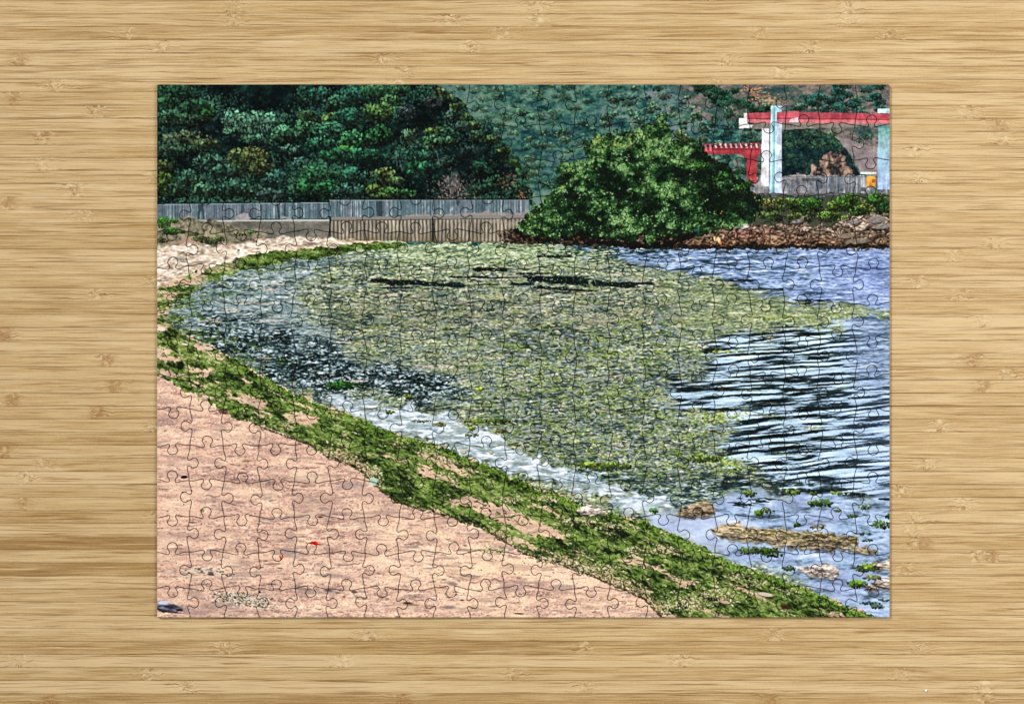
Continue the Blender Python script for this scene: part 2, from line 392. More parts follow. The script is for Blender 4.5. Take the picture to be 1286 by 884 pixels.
    C = [(225,118,24,12,(34,78,54)),(212,128,14,10,(46,96,58)),(245,135,22,10,(36,84,52)),(215,150,16,11,(60,104,74)),(240,152,18,10,(54,92,62)),(262,142,10,8,(48,108,46)),(204,116,8,8,(36,80,46)),
     (296,150,18,12,(98,158,128)),(318,152,20,13,(92,150,118)),(340,155,10,12,(92,148,120)),(300,166,18,8,(70,118,86)),(325,176,22,7,(78,132,98)),
     (230,176,26,12,(84,102,72)),(258,180,18,9,(88,108,70)),(214,186,14,11,(64,92,70)),(235,190,20,8,(52,92,66)),
     (312,200,27,16,(100,112,58)),(328,212,16,12,(82,98,54)),(300,212,14,12,(66,96,56)),(208,210,12,10,(78,92,44)),(208,232,12,16,(70,96,34)),
     (262,205,20,11,(72,122,98)),(282,216,18,10,(62,108,84)),(240,226,20,12,(64,108,82)),(222,240,14,10,(56,98,66)),(258,240,18,10,(74,122,88)),(290,236,16,12,(58,104,80)),
     (316,240,20,10,(52,96,74)),(340,246,20,8,(66,98,86)),(345,226,16,12,(56,104,92)),
     (360,168,20,11,(78,136,98)),(385,162,18,11,(66,124,84)),(412,166,22,13,(60,122,88)),(402,182,24,10,(46,110,78)),(425,196,22,11,(40,104,68)),(365,190,14,9,(72,120,100)),(378,206,12,8,(64,112,98)),
     (398,225,28,18,(52,116,70)),(412,238,20,12,(42,104,60)),(382,238,14,10,(44,108,62)),(435,215,14,9,(40,104,80)),
     (405,120,20,12,(46,100,78)),(420,132,16,11,(56,110,78)),(380,122,10,14,(36,86,66)),(384,148,14,9,(72,112,70)),(415,150,16,7,(96,122,64)),
     (440,124,24,12,(40,100,76)),(470,118,22,10,(42,96,58)),(438,150,22,14,(38,98,74)),(475,142,20,13,(92,136,66)),(492,128,14,8,(72,122,72)),(500,115,14,7,(52,104,66)),
     (448,176,24,12,(60,132,76)),(432,192,14,9,(84,152,62)),(460,196,22,11,(44,112,76)),(478,170,16,12,(46,112,58)),(444,222,22,12,(48,108,82)),(440,240,24,9,(58,112,92)),(470,230,10,12,(44,92,64)),
     (513,172,11,10,(92,132,92)),(512,142,14,9,(62,80,82)),(540,180,16,9,(78,126,82)),(560,178,14,7,(66,110,72)),(545,166,12,6,(100,138,64)),(528,198,12,9,(48,110,76)),(535,212,11,9,(50,116,84)),(519,208,7,5,(52,142,74)),(515,218,5,4,(44,136,70)),
     (482,222,17,12,(104,124,64)),(498,228,10,9,(86,120,70)),(470,240,12,9,(92,120,52)),(492,243,16,8,(68,120,58)),(512,244,14,7,(52,110,58)),(478,247,14,5,(80,116,54)),
     (552,116,8,6,(110,126,74)),(562,124,10,5,(96,128,70)),(574,134,10,6,(92,122,60)),(584,148,10,5,(84,124,62)),(594,158,10,5,(98,122,68)),(568,146,12,9,(58,86,70)),(580,160,12,8,(54,84,72)),(545,130,12,10,(60,72,74)),
     (598,172,12,7,(60,94,66)),(615,176,12,6,(72,104,58)),(632,190,9,6,(84,112,52)),(645,204,8,6,(66,110,52)),(654,218,8,8,(58,104,66)),(652,238,12,9,(36,80,54)),(606,212,16,9,(28,70,50)),(622,232,20,10,(34,80,50)),(600,240,14,8,(26,66,46)),(590,190,12,8,(42,70,64)),(560,204,16,8,(44,76,66)),(575,222,10,8,(40,66,62))]
    for (cx, cy, rx, ry, c) in sorted(C, key=lambda q: q[1] + q[3] * .5):
        P.clump(cx, cy, rx, ry, c, int(rx * ry * .62), 1.95, .68, .07, 1.3, .2)
    # pale spiky plants
    n = 130; x = r.uniform(278, 348, n); y = 146 + 20 * r.random(n)
    P.stamps(x, y, .8, 2.4 * (.6 + r.random(n)), r.normal(0, .25, n), np.array([[104, 156, 130]]) * (.5 + .55 * r.random((n, 1))), .7)
    # pale trunks, cliff rock and brown scars at the foot of the hill
    for (x0, y0, x1, y1) in [(500, 195, 505, 215), (548, 190, 552, 208), (497, 190, 499, 212)]:
        t = np.linspace(0, 1, 14); P.stamps(x0 + (x1 - x0) * t, y0 + (y1 - y0) * t, .8, 1.4, 0, np.tile((104, 120, 118), (14, 1)), .5)
    n = 240; x = r.normal(570, 12, n); y = r.normal(238, 8, n)
    P.stamps(x, np.minimum(y, 249), 1.9 * (.5 + r.random(n)), 1.0, 1.1 + r.normal(0, .4, n), np.array([[150, 132, 130]]) * r.uniform(.22, 1.02, (n, 1)), .75)
    n = 70; P.stamps(r.normal(567, 5, n), r.normal(228, 6, n), 1.1, 2.4, r.normal(0, .3, n), np.array([[150, 146, 144]]) * r.uniform(.4, 1, (n, 1)), .6)
    n = 60; P.stamps(r.normal(638, 8, n), r.normal(226, 7, n), 1.6, .9, r.normal(.6, .5, n), np.array([[146, 112, 92]]) * r.uniform(.3, 1.1, (n, 1)), .7)
    n = 30; P.stamps(r.normal(655, 4, n), r.normal(246, 4, n), 1.6, 1.0, .6, np.array([[168, 118, 82]]) * r.uniform(.3, 1.1, (n, 1)), .7)

    # ---------------- fence
    top = np.where(X < 414, 256.6 - (X - 198) * .011, 251.2 + (X - 414) * -.001); bot = 276.2 - (X - 198) * .009
    mfen = ((Y > top) & (Y < bot) & (X < 664)).astype(np.float32)
    st = N(.8, 200, 61, 1) * .62 + N(8, 300, 62, 1) * .2 + .3 * N(2, 3, 60, 2); hue = N(9, 400, 63, 1)
    fc = P.ramp(st, [(-2, (52, 70, 80)), (-.7, (78, 96, 106)), (.2, (98, 116, 126)), (.9, (126, 142, 150)), (1.5, (176, 188, 194)), (2.4, (212, 218, 222))])
    P.lay(fc, mfen)
    P.lay((112, 104, 120), mfen * np.clip(hue, 0, 1) * .22); P.lay((76, 108, 112), mfen * np.clip(-hue, 0, 1) * .22)
    P.lay((36, 48, 56), mfen * (np.abs(N(14, 300, 64, 1)) < .06) * .8)
    for xx in (269, 303, 305, 328, 370, 479, 545, 593):
        P.rect(xx, 257, xx + 1.2, 275, (44, 60, 70), .75)
    P.lay((140, 152, 158), mfen * (Y < top + 1.0) * .7)
    P.lay((20, 24, 26), ((np.abs(Y - top + .9) < .8) & (X < 664)) * .6)
    # dirt heaps against the fence
    for (pts, c) in [([(294, 277), (299, 270), (305, 267), (311, 270), (316, 277)], (172, 164, 166)), ([(350, 276), (356, 272), (363, 273), (366, 276)], (150, 146, 150)),
                     ([(495, 274), (520, 268), (560, 270), (600, 267), (625, 266), (650, 268), (664, 264), (664, 276), (495, 276)], (154, 144, 140))]:
        m = P.poly(pts, .8, 4, 65); P.lay(c, m * .85); P.lay((100, 92, 92), m * np.clip(N(3, 2, 66, 2), 0, 1) * .35)
    # ---------------- sea wall
    mw = P.poly([(244, 276.5), (414, 276.5), (414, 299), (330, 298), (300, 300), (244, 300)])
    P.lay(P.ramp(.6 * N(40, 8, 67, 3) + .5 * N(3, 2, 68, 2), [(-2, (84, 82, 76)), (0, (112, 109, 101)), (2, (142, 138, 126))]), mw)
    P.lay((178, 176, 168), P.poly([(244, 276.4), (414, 275.6), (414, 277.8), (244, 278.6)]))
    mp = P.poly([(414, 273), (663, 270), (663, 305), (414, 303)])
    ph = ((X - 414) % 4.85) / 4.85
    pil = P.ramp(ph + .05 * N(4, 6, 69, 2), [(0, (72, 67, 58)), (.18, (82, 76, 66)), (.36, (140, 133, 120)), (.62, (156, 148, 134)), (.8, (122, 114, 102)), (1, (72, 67, 58))])
    P.lay(pil * (1 + .10 * N(9, 14, 70, 3))[..., None], mp)
    P.lay((96, 78, 54), mp * np.clip((Y - 291) / 12, 0, 1) * .55 * np.clip(.6 + .5 * N(9, 12, 71, 2), 0, 1))
    P.lay((70, 58, 40), mp * np.clip((Y - 301.5) / 3, 0, 1) * .7)
    P.lay((158, 146, 134), P.poly([(560, 274), (663, 273), (663, 282), (640, 284), (600, 280)], 3, 14, 72, 1) * .55)
    P.lay((126, 124, 118), P.poly([(414, 272.8), (663, 270), (663, 274), (414, 276.6)])); P.lay((70, 68, 64), P.poly([(414, 276.2), (663, 273.8), (663, 274.8), (414, 277.6)]) * .8)
    P.lay((30, 28, 26), P.poly([(413.6, 272), (415.2, 272), (415.2, 300), (413.6, 300)]) * .8); P.lay((24, 24, 24), P.poly([(542, 274), (544.2, 274), (544.6, 303), (542.5, 303)]) * .9)
    for (xx, c) in ((478, (120, 84, 40)), (437, (120, 92, 60)), (450, (104, 80, 54))): P.stamps([xx], [279], 3, 1.3, 0, [c], .6)

    # ---------------- sand of the beach
    s1, s2, s3 = N(46, 7, 81, 3), N(10, 2.2, 82, 3), N(1.6, 1.1, 83, 2)
    big = N(120, 50, 84, 2)
    v = .34 * s1 + .40 * s2 + .45 * s3 + .24 * big + .26 * N(.8, .7, 80, 1) + .26
    sand = P.ramp(v, [(-2.4, (118, 98, 98)), (-1.3, (164, 132, 122)), (-.5, (204, 165, 147)), (.2, (222, 184, 162)), (.9, (234, 199, 174)), (1.8, (244, 217, 188)), (2.8, (250, 232, 206))])
    msand = P.poly([(190, 296), (480, 303), (500, 305), (560, 360), (1130, 740), (1130, 790), (190, 790)])
    P.lay(sand, msand)
    warm = np.clip((X - 380) / 260, 0, 1) * np.clip((Y - 560) / 90, 0, 1)
    P.lay((246, 214, 168), msand * warm * .26 * np.clip(.6 + .5 * N(30, 8, 85, 2), 0, 1))
    pinkm = np.clip((430 - X) / 260, 0, 1) * np.clip((Y - 480) / 60, 0, 1)
    P.lay((214, 166, 146), msand * pinkm * .28)
    grey = N(34, 5, 86, 3)
    P.lay((160, 136, 130), msand * np.clip((grey - 1.25) * .9, 0, .55) * np.clip((Y - 470) / 40, 0, 1))
    P.lay((124, 98, 92), msand * np.clip((N(8, 1.5, 87, 3) - 1.35) * 1.2, 0, .65) * (Y > 470))
    P.lay((250, 234, 208), msand * np.clip((N(7, 1.3, 88, 2) - 1.6) * 1.2, 0, .55) * (Y > 470))
    mlow = msand * (Y > 470)
    P.lay((172, 140, 128), mlow * np.clip(N(26, 6, 78, 3) - .55, 0, 1) * .42); P.lay((246, 220, 186), mlow * np.clip(N(22, 5, 79, 3) - .6, 0, 1) * .45)
    x, y = P.pick(mlow, 5200)
    cc = np.array([(108, 86, 80), (146, 118, 112), (250, 226, 200), (176, 162, 166), (70, 58, 52), (232, 168, 150)])[r.choice(6, len(x), p=[.25, .22, .2, .13, .05, .15])] + r.normal(0, 10, (len(x), 3))
    P.stamps(x, y, .9 * (.5 + r.random(len(x))), .55 * (.5 + r.random(len(x))), r.normal(0, .4, len(x)), cc, .7)
    n = 130; x, y = P.pick(mlow, n)
    P.stamps(x, y, 2.6 * (.5 + 1.4 * r.random(n)), .8 * (.5 + r.random(n)), r.normal(.05, .15, n), np.array([[96, 82, 72]]) * r.uniform(.5, 1.3, (n, 1)), .55)
    n = 700; x, y = P.pick(mlow * np.clip(.5 + .6 * N(40, 14, 313, 2), .05, 2), n)
    P.stamps(x + .4, y + .6, 1.2, .7, 0, np.tile((96, 78, 70), (n, 1)), .55); P.stamps(x, y, 1.2 * (.4 + r.random(n)), .75 * (.4 + r.random(n)), r.normal(0, .4, n), np.array([(176, 166, 164), (206, 196, 188), (140, 124, 118), (238, 214, 192)])[r.integers(0, 4, n)], .8)
    P.lay((156, 136, 132), mlow * np.clip(N(18, 3.2, 314, 3) - 1.2, 0, 1) * .6)
    # upper beach: pale shell sand
    up = P.poly([(190, 306), (240, 302), (290, 306), (330, 299), (400, 298), (430, 301.5), (505, 304.5), (505, 309), (440, 314), (380, 319), (330, 327), (290, 335), (255, 341), (230, 349), (190, 362)], 1.5, 8, 89, .7)
    uc = P.ramp(.5 * N(12, 3, 90, 3) + .7 * N(3, 1.5, 91, 2), [(-2, (128, 108, 94)), (-1, (176, 156, 138)), (0, (216, 202, 182)), (1, (240, 232, 218)), (2, (252, 250, 246))])
    P.lay(uc, up)
    P.lay((222, 180, 160), up * np.clip(N(16, 4, 92, 2), 0, 1) * .2)
    # bank with dry grass and the shrub at the left edge
    bank = P.poly([(190, 277), (245, 275), (290, 284), (320, 290), (345, 292), (335, 298), (300, 305), (270, 309), (235, 306), (190, 313)], 2, 8, 93, .8)
    P.lay(P.ramp(.6 * N(8, 4, 94, 3) + .5 * N(2, 2, 95, 2), [(-2, (58, 56, 44)), (-.5, (106, 102, 84)), (.5, (138, 130, 108)), (2, (172, 162, 136))]), bank)
    P.lay((190, 150, 130), P.poly([(205, 305), (240, 298), (262, 304), (240, 308)], 2, 6, 96, 1) * .6)
    for (cx, cy, rx, ry, c, n) in [(206, 280, 10, 8, (60, 122, 34), 120), (214, 291, 10, 5, (48, 108, 30), 80), (220, 278, 4, 3, (62, 116, 32), 26), (228, 291, 5, 3, (56, 100, 32), 26), (202, 302, 8, 4, (70, 88, 40), 40),
                                   (252, 300, 12, 4, (80, 100, 46), 60), (264, 304, 10, 3.5, (70, 92, 40), 50), (276, 300, 8, 4, (76, 98, 50), 40), (316, 291, 7, 2.2, (92, 134, 62), 30), (300, 294, 9, 2, (96, 112, 74), 24), (245, 294, 6, 3, (84, 96, 52), 24)]:
        P.clump(cx, cy, rx, ry, c, n, 1.3, .5)
    for (x0, y0, a, b, c) in [(228, 325, 10, 2.2, (128, 126, 116)), (226, 323, 8, 1.3, (176, 172, 160)), (250, 330, 9, 1.6, (150, 144, 132)), (244, 318, 2, 1.5, (244, 244, 242)), (300, 314, 2, 1, (60, 56, 50)), (240, 334, 12, 1.5, (168, 150, 120))]:
        P.stamps([x0], [y0], a, b, .1, [c], .8)

    # ---------------- the bay: water, floating algae
    shore = [(505, 305.5), (440, 313), (380, 320), (335, 328), (290, 339), (255, 352), (230, 367), (214, 382), (207, 394), (216, 408), (240, 424), (270, 437), (300, 452), (330, 470), (352, 486), (378, 498), (410, 512),
             (440, 521), (478, 538), (515, 551), (560, 564), (600, 580), (640, 597), (680, 614), (720, 629), (760, 643), (800, 652), (840, 668), (870, 682), (900, 697), (935, 712), (985, 728), (1040, 750), (1098, 776)]
    bay = shore + [(1130, 776), (1130, 309), (840, 309), (800, 306), (640, 303)]
    mbay = P.poly(bay, 1.8, 9, 101); mbs = P.poly(bay, 1.0, 9, 102, 1.2)
    depth = P.blur(mbay, 14)                                  # distance in from the shore
    near = np.clip((Y - 330) / 330, 0, 1)
    f1 = N(9, 1.5, 103, 3) * (1 - near) + N(12, 3.0, 104, 3) * near
    f2 = N(2.4, .9, 105, 2) * (1 - near) + N(3.4, 1.7, 106, 2) * near
    f3 = N(60, 12, 107, 2)
    v = .46 * f1 + .66 * f2 + .2 * f3 + .55 * N(1.5, .75, 116, 1) - .08
    mat = P.ramp(v, [(-2.0, (20, 36, 36)), (-1.1, (62, 80, 78)), (-.4, (106, 120, 104)), (.2, (140, 150, 116)), (.9, (178, 184, 150)), (1.5, (218, 220, 196)), (2.4, (244, 246, 236))])
    P.lay(mat, mbay)
    P.lay((116, 134, 62), mbay * np.clip(N(9, 2.2, 108, 3), 0, 1.2) * .40)
    P.lay((112, 132, 146), mbay * np.clip(N(12, 2.6, 109, 3) - .2, 0, 1.1) * .42)
    P.lay((176, 160, 144), mbay * np.clip(N(22, 2.6, 110, 3) - .9, 0, 1) * .45)
    # far pale green part under the wall
    P.lay(P.ramp(v, [(-2, (86, 108, 84)), (-.5, (146, 168, 120)), (.5, (178, 196, 150)), (2, (226, 232, 206))]), mbay * np.clip((345 - Y) / 26, 0, 1) * np.clip((X - 430) / 60, 0, 1) * np.clip((790 - X) / 60, 0, 1) * .7)
    # shallow grey-blue water along the left
    sh = P.poly([(500, 308), (430, 318), (330, 332), (265, 352), (222, 380), (215, 398), (250, 420), (290, 436), (340, 462), (430, 458), (420, 420), (380, 390), (370, 360), (420, 335), (470, 322)], 6, 16, 111, 7)
    wc = P.ramp(.5 * f1 + .6 * f2, [(-2, (42, 62, 70)), (-1, (86, 108, 118)), (0, (132, 154, 164)), (1, (174, 190, 196)), (2, (226, 232, 236))])
    sh = P.streak(sh, 304, 8, .32, 12, 2, 1.6)
    P.lay(wc, mbay * sh * .85)
    # dark mottled water
    dk = P.poly([(212, 396), (250, 402), (320, 404), (380, 418), (410, 440), (500, 452), (560, 470), (598, 486), (600, 500), (520, 502), (440, 500), (390, 496), (345, 480), (300, 452), (245, 420)], 7, 16, 112, 5)
    dc = P.ramp(.45 * N(8, 2.4, 113, 3) + .75 * N(2.2, 1.1, 114, 2), [(-1.4, (2, 14, 16)), (-.3, (22, 42, 46)), (.35, (74, 98, 108)), (.9, (144, 166, 174)), (1.8, (206, 218, 222))])
    dk = P.streak(dk, 305, 5, .36, 12, 2, 1.7)
    P.lay(dc, mbay * dk * .95)
    for (x0, y0, a, b) in [(405, 472, 34, 6), (380, 460, 28, 4), (430, 482, 22, 4), (350, 424, 30, 2.5), (290, 402, 30, 2), (520, 476, 34, 3)]:
        n = 26; P.stamps(r.normal(x0, a * .5, n), r.normal(y0, b * .5, n), 5 * (.5 + r.random(n)), 1.1 * (.5 + r.random(n)), r.normal(0, .1, n), np.tile((4, 20, 20), (n, 1)), .75, 1.3)
    P.clump(428, 484, 22, 5, (30, 92, 26), 120, 1.8, .7)
    n = 1500; k_ = r.integers(2, 13, n); t = r.random(n); so = np.array(shore, float)
    bx = so[k_, 0] + (so[k_ + 1, 0] - so[k_, 0]) * t; by = so[k_, 1] + (so[k_ + 1, 1] - so[k_, 1]) * t
    off = np.abs(r.normal(0, 1, n)); bx = bx + off * r.uniform(8, 34, n) + 2; by = by + off * np.where(k_ < 8, 9, -9)
    gp = P.at(N(12, 3.5, 117, 2), bx, by) > .15
    P.stamps(bx[gp], by[gp], 2.6 * (.5 + r.random(gp.sum())), .9 * (.5 + r.random(gp.sum())), r.normal(0, .15, gp.sum()), np.array([(84, 112, 44), (112, 138, 62), (54, 80, 34), (34, 54, 26)])[r.integers(0, 4, gp.sum())], .75)
    for (x0, y0, a, b) in [(348, 356, 13, 1.8), (340, 364, 10, 1.6), (265, 402, 10, 2.4), (345, 402, 12, 1.3), (320, 381, 24, .9), (290, 389, 12, 1.2), (545, 460, 30, 3.2), (450, 478, 14, 1.8), (620, 448, 14, 1.2), (430, 430, 14, 1.6), (335, 449, 12, 1.8), (480, 370, 18, 1)]:
        n = int(a * 3); P.stamps(r.normal(x0, a * .5, n), r.normal(y0, b * .5, n), 2.6 * (.5 + r.random(n)), .7, r.normal(0, .1, n), np.array([(222, 206, 196), (196, 182, 166), (168, 156, 142)])[r.integers(0, 3, n)], .65)
    # strong dark lanes in the far part
    for (x0, x1, y0, y1, w) in [(468, 535, 352, 355, 3.0), (490, 525, 355, 354, 3.4), (520, 582, 356, 358.5, 2.2), (565, 580, 357, 359, 3.0), (478, 516, 361, 361, 1.0), (596, 634, 338, 338.5, 2.4), (568, 610, 348, 348, 1.3), (610, 650, 349, 348, 1.0), (650, 690, 343, 343, 1.2), (600, 624, 357, 357, 1),
                                (664, 700, 351, 350, 3.4), (690, 736, 353, 355, 4.0), (700, 730, 349, 349, 2), (745, 800, 356, 358, 3.2), (780, 820, 357, 355, 1.6), (790, 800, 359, 360, 1.6), (672, 710, 360, 363, 2.0), (700, 745, 363, 365, 1.3), (640, 668, 356, 357, 1.6), (660, 680, 347, 348, 1.5), (676, 716, 322, 322, 1.6), (812, 830, 331, 331, 1)]:
        n = int((x1 - x0) * 1.1) + 5; t = r.random(n)
        P.stamps(x0 + (x1 - x0) * t, y0 + (y1 - y0) * t + r.normal(0, w * .34, n), 4.6 * (.5 + r.random(n)), .72 * w * (.4 + .9 * r.random(n)), r.normal(0, .05, n), np.tile((6, 18, 18), (n, 1)) + r.normal(0, 4, (n, 3)), .85, 1.6)
    # thin dark threads everywhere on the mat
    P.lay((146, 132, 112), mbay * np.exp(-((Y - 395) / 26) ** 2) * np.clip((X - 380) / 60, 0, 1) * np.clip((850 - X) / 90, 0, 1) * .26 * np.clip(.7 + .5 * f1, 0, 1.4))
    n = 1100; x, y = P.pick(mbay * np.clip((1000 - X) / 200, 0, 1), n)
    P.stamps(x, y, 4.5 * (.4 + 1.4 * r.random(n)), .55 * (.5 + r.random(n)), r.normal(.01, .05, n), np.tile((22, 38, 36), (n, 1)), .7)
    # crumbs of weed: light, yellow-green, grey
    x, y = P.pick(mbay * np.clip(1.2 - (X - 860) / 160, 0, 1) * (Y > 312) * (1 - .85 * dk), 13000)
    nr = np.clip((y - 320) / 320, 0, 1); o = np.argsort(y); x, y, nr = x[o], y[o], nr[o]
    pal = np.array([(196, 200, 172), (124, 142, 70), (92, 112, 52), (138, 150, 162), (44, 62, 58), (214, 214, 200), (170, 186, 96)])
    cc = pal[r.choice(7, len(x), p=[.17, .19, .16, .18, .18, .05, .07])] + r.normal(0, 12, (len(x), 3))
    P.stamps(x, y, (.9 + 1.3 * nr) * (.6 + .8 * r.random(len(x))), (.36 + .5 * nr) * (.6 + .8 * r.random(len(x))), r.normal(0, .12, len(x)), cc, .62)

    lm = mbay * P.poly([(600, 420), (900, 410), (930, 450), (880, 480), (860, 520), (930, 560), (930, 600), (870, 640), (800, 625), (720, 585), (650, 545), (610, 500)], 8, 20, 118, 8)
    n = 2600; x, y = P.pick(lm, n); P.stamps(x, y, 4 * (.4 + r.random(n)), 1.0 * (.5 + r.random(n)), r.normal(0, .12, n), np.array([(40, 58, 60), (92, 110, 122), (156, 164, 178), (22, 38, 38)])[r.integers(0, 4, n)], .7)
    tuft = N(8, 3.0, 119, 2); n = 3400; x, y = P.pick(lm * np.clip(tuft, 0, 2), n); o = np.argsort(y); x, y = x[o], y[o]
    P.stamps(x, y, 2.0 * (.5 + .9 * r.random(n)), 1.0 * (.5 + .8 * r.random(n)), r.normal(0, .16, n), np.array([(112, 136, 58), (142, 162, 82), (82, 108, 44), (174, 186, 124), (50, 72, 36)])[r.choice(5, n, p=[.3, .24, .24, .12, .1])], .75)
    dkl = mbay * P.poly([(700, 578), (760, 590), (800, 598), (870, 600), (930, 596), (940, 620), (890, 640), (860, 645), (820, 630), (770, 612), (720, 596)], 5, 12, 120, 4)
    P.lay(P.ramp(.6 * N(12, 2.0, 136, 3) + .55 * N(3, 1.1, 137, 2), [(-1.4, (8, 26, 26)), (-.2, (44, 66, 66)), (.5, (104, 126, 132)), (1.2, (164, 182, 194)), (2.2, (220, 228, 236))]), dkl * .9)
    n = 260; x, y = P.pick(dkl, n); P.stamps(x, y, 3, 1.0, r.normal(0, .15, n), np.array([(110, 136, 56), (150, 166, 100), (10, 34, 24)])[r.integers(0, 3, n)], .7)
    cl = N(26, 5, 311, 3); n = 1500; x, y = P.pick(mbay * np.clip(cl - .5, 0, 2) * np.clip((930 - X) / 60, 0, 1) * (Y > 345), n)
    P.stamps(x, y, 4.2 * (.4 + r.random(n)), .8 * (.5 + r.random(n)), r.normal(0, .07, n), np.array([(24, 40, 40), (50, 68, 72), (14, 28, 28)])[r.integers(0, 3, n)], .6)
    n = 3000; x, y = P.pick(mbay * np.clip(.6 - .5 * cl, 0, 2) * np.clip((960 - X) / 60, 0, 1), n); nr = np.clip((y - 320) / 320, 0, 1)
    P.stamps(x, y, (1.2 + .9 * nr) * (.5 + r.random(n)), (.32 + .3 * nr), r.normal(0, .08, n), np.array([(230, 234, 226), (204, 212, 214), (222, 222, 196)])[r.integers(0, 3, n)], .7)
    # ---------------- open water at the right
    e1 = P.shear(N(22, 1.9, 121, 2), -.05); e2 = P.shear(N(7, 1.1, 122, 2), -.03)
    wf = P.ramp(.45 * e1 + .5 * e2 + .55 * N(3.2, .8, 138, 2), [(-2.2, (30, 48, 62)), (-1.1, (76, 98, 126)), (-.3, (114, 138, 176)), (.4, (144, 168, 212)), (1.2, (184, 206, 238)), (2.4, (232, 242, 252))])
    mfw = P.poly([(690, 311), (760, 318), (790, 330), (815, 340), (870, 349), (905, 352), (935, 360), (960, 368), (985, 378), (1020, 381), (1060, 386), (1090, 392), (1130, 392), (1130, 305), (830, 305)], 3.5, 10, 123, 1.6)
    mfw = P.streak(mfw, 301)
    P.lay(wf, mbay * mfw)
    P.lay((142, 156, 222), mbay * mfw * np.clip((X - 960) / 140, 0, 1) * .35)
    dl = P.shear(N(14, 1.5, 124, 2), -.02)
    P.lay((18, 34, 40), mbay * mfw * np.clip((dl - .9) * 1.6, 0, .85) * np.clip((1000 - X) / 140, .15, 1))
    n = 150; x = r.normal(770, 52, n); y = 311 + np.abs(r.normal(0, 9, n)); k = (x > 690)
    P.stamps(x[k], y[k], 3.5 * (.5 + r.random(k.sum())), .8, 0, np.tile((14, 44, 26), (k.sum(), 1)), .75)
    for (x0, x1, y0) in [(985, 1034, 380.5), (900, 945, 352), (890, 925, 358), (1000, 1040, 377), (910, 980, 363)]:
        n = 40; P.stamps(r.uniform(x0, x1, n), r.normal(y0, .8, n), 4, .7, 0, np.tile((16, 26, 32), (n, 1)), .8)
    # ripples with hard dark and bright bands
    mrp = P.poly([(1130, 404), (1100, 404), (1040, 408), (990, 412), (940, 412), (905, 422), (880, 440), (905, 462), (880, 474), (845, 484), (835, 496), (850, 508), (880, 514), (905, 520), (905, 534), (930, 540), (890, 560), (905, 575), (935, 590), (945, 606), (1000, 622), (1060, 628), (1130, 626)], 8, 11, 125, 1.2)
    q = np.clip((Y - 405) / 200, 0, 1)
    g1 = P.shear(N(24, 1.35, 126, 2), -.05); g2 = P.shear(N(38, 2.3, 127, 2), -.10); g3 = P.shear(N(9, .9, 128, 2), -.06)
    w = g1 * (1 - q) + g2 * q + .32 * g3 + .12 * P.shear(N(60, 12, 129, 1), -.1) - .04
    y2 = Y + .085 * (X - 1000); lam = 6.2 + 5.0 * q
    wv = np.sin(2 * np.pi * y2 / 6.6 + 2.3 * P.shear(N(46, 8, 151, 2), -.08)) * (1 - q) + np.sin(2 * np.pi * y2 / 10.5 + 2.6 * P.shear(N(52, 11, 152, 2), -.08)) * q
    w = .62 * wv + .62 * w + .05
    rp = P.ramp(w, [(-1.4, (4, 14, 16)), (-.45, (14, 28, 32)), (-.2, (66, 88, 100)), (.05, (140, 164, 186)), (.5, (178, 206, 232)), (1.3, (208, 230, 250)), (2.4, (238, 248, 252))])
    mrp = P.streak(mrp, 302, 6, .5, 20, 2.0, 2.2)
    P.lay(rp, mbay * mrp)
    P.lay((150, 168, 218), mbay * mrp * np.clip((X - 1015) / 90, 0, 1) * .24); P.lay((66, 48, 34), mbay * mrp * (w < -.5) * np.clip(N(12, 3, 130, 2) - .8, 0, 1) * np.clip((1040 - X) / 80, 0, 1) * .7)
    calm = P.poly([(1060, 398), (1130, 396), (1130, 470), (1085, 470), (1070, 440)], 6, 16, 131, 8)
    P.lay(wf * .92, mbay * calm * .7)
    # algae tongue between far water and ripples
    mt = P.poly([(820, 352), (900, 353), (930, 362), (985, 377), (1040, 385), (1112, 390), (1112, 396), (1060, 404), (985, 411), (930, 412), (890, 420), (830, 420)], 4.5, 8, 132, .7)
    tc = P.ramp(.45 * f1 + .55 * N(2.6, 1.0, 133, 2) + .45 * N(1.4, .7, 134, 1), [(-2, (44, 62, 48)), (-.8, (100, 116, 84)), (.2, (138, 150, 104)), (1, (174, 182, 140)), (2, (220, 222, 198))])
    mt = P.streak(mt, 303, 3.5, .45, 15, 1.5, 1.8)
    P.lay(tc, mbay * mt * .8 * np.clip((X - 800 - 16 * N(20, 10, 135, 2)) / 130, 0, 1))
    for (x0, y0, n, a, b) in [(912, 441, 40, 14, 2.6), (900, 522, 120, 17, 6), (905, 578, 120, 16, 6), (925, 590, 60, 16, 5), (985, 400, 50, 24, 5), (1050, 396, 40, 26, 3.5)]:
        x = r.normal(x0, a, n); y = r.normal(y0, b * .6, n)
        P.stamps(x, y, 2.0 * (.5 + r.random(n)), 1.0 * (.5 + r.random(n)), r.normal(0, .3, n), np.array([(122, 150, 50), (164, 182, 88), (84, 112, 38), (198, 204, 160)])[r.integers(0, 4, n)], .85)
    # pale glare along the water's edge
    gl = P.poly([(398, 500), (425, 497), (470, 504), (513, 511), (569, 523), (606, 537), (644, 564), (681, 577), (718, 591), (756, 603), (793, 614), (845, 628), (840, 640), (793, 634), (756, 622), (718, 613), (681, 601), (644, 592), (606, 578), (569, 563), (513, 545), (470, 530), (430, 514)], 4, 8, 141, .7)
    glc = P.ramp(.5 * N(14, 2.6, 142, 3) + .5 * N(3, 1.4, 143, 2), [(-2, (96, 120, 132)), (-1, (158, 178, 192)), (-.2, (206, 218, 232)), (.6, (228, 236, 246)), (2, (250, 252, 254))])
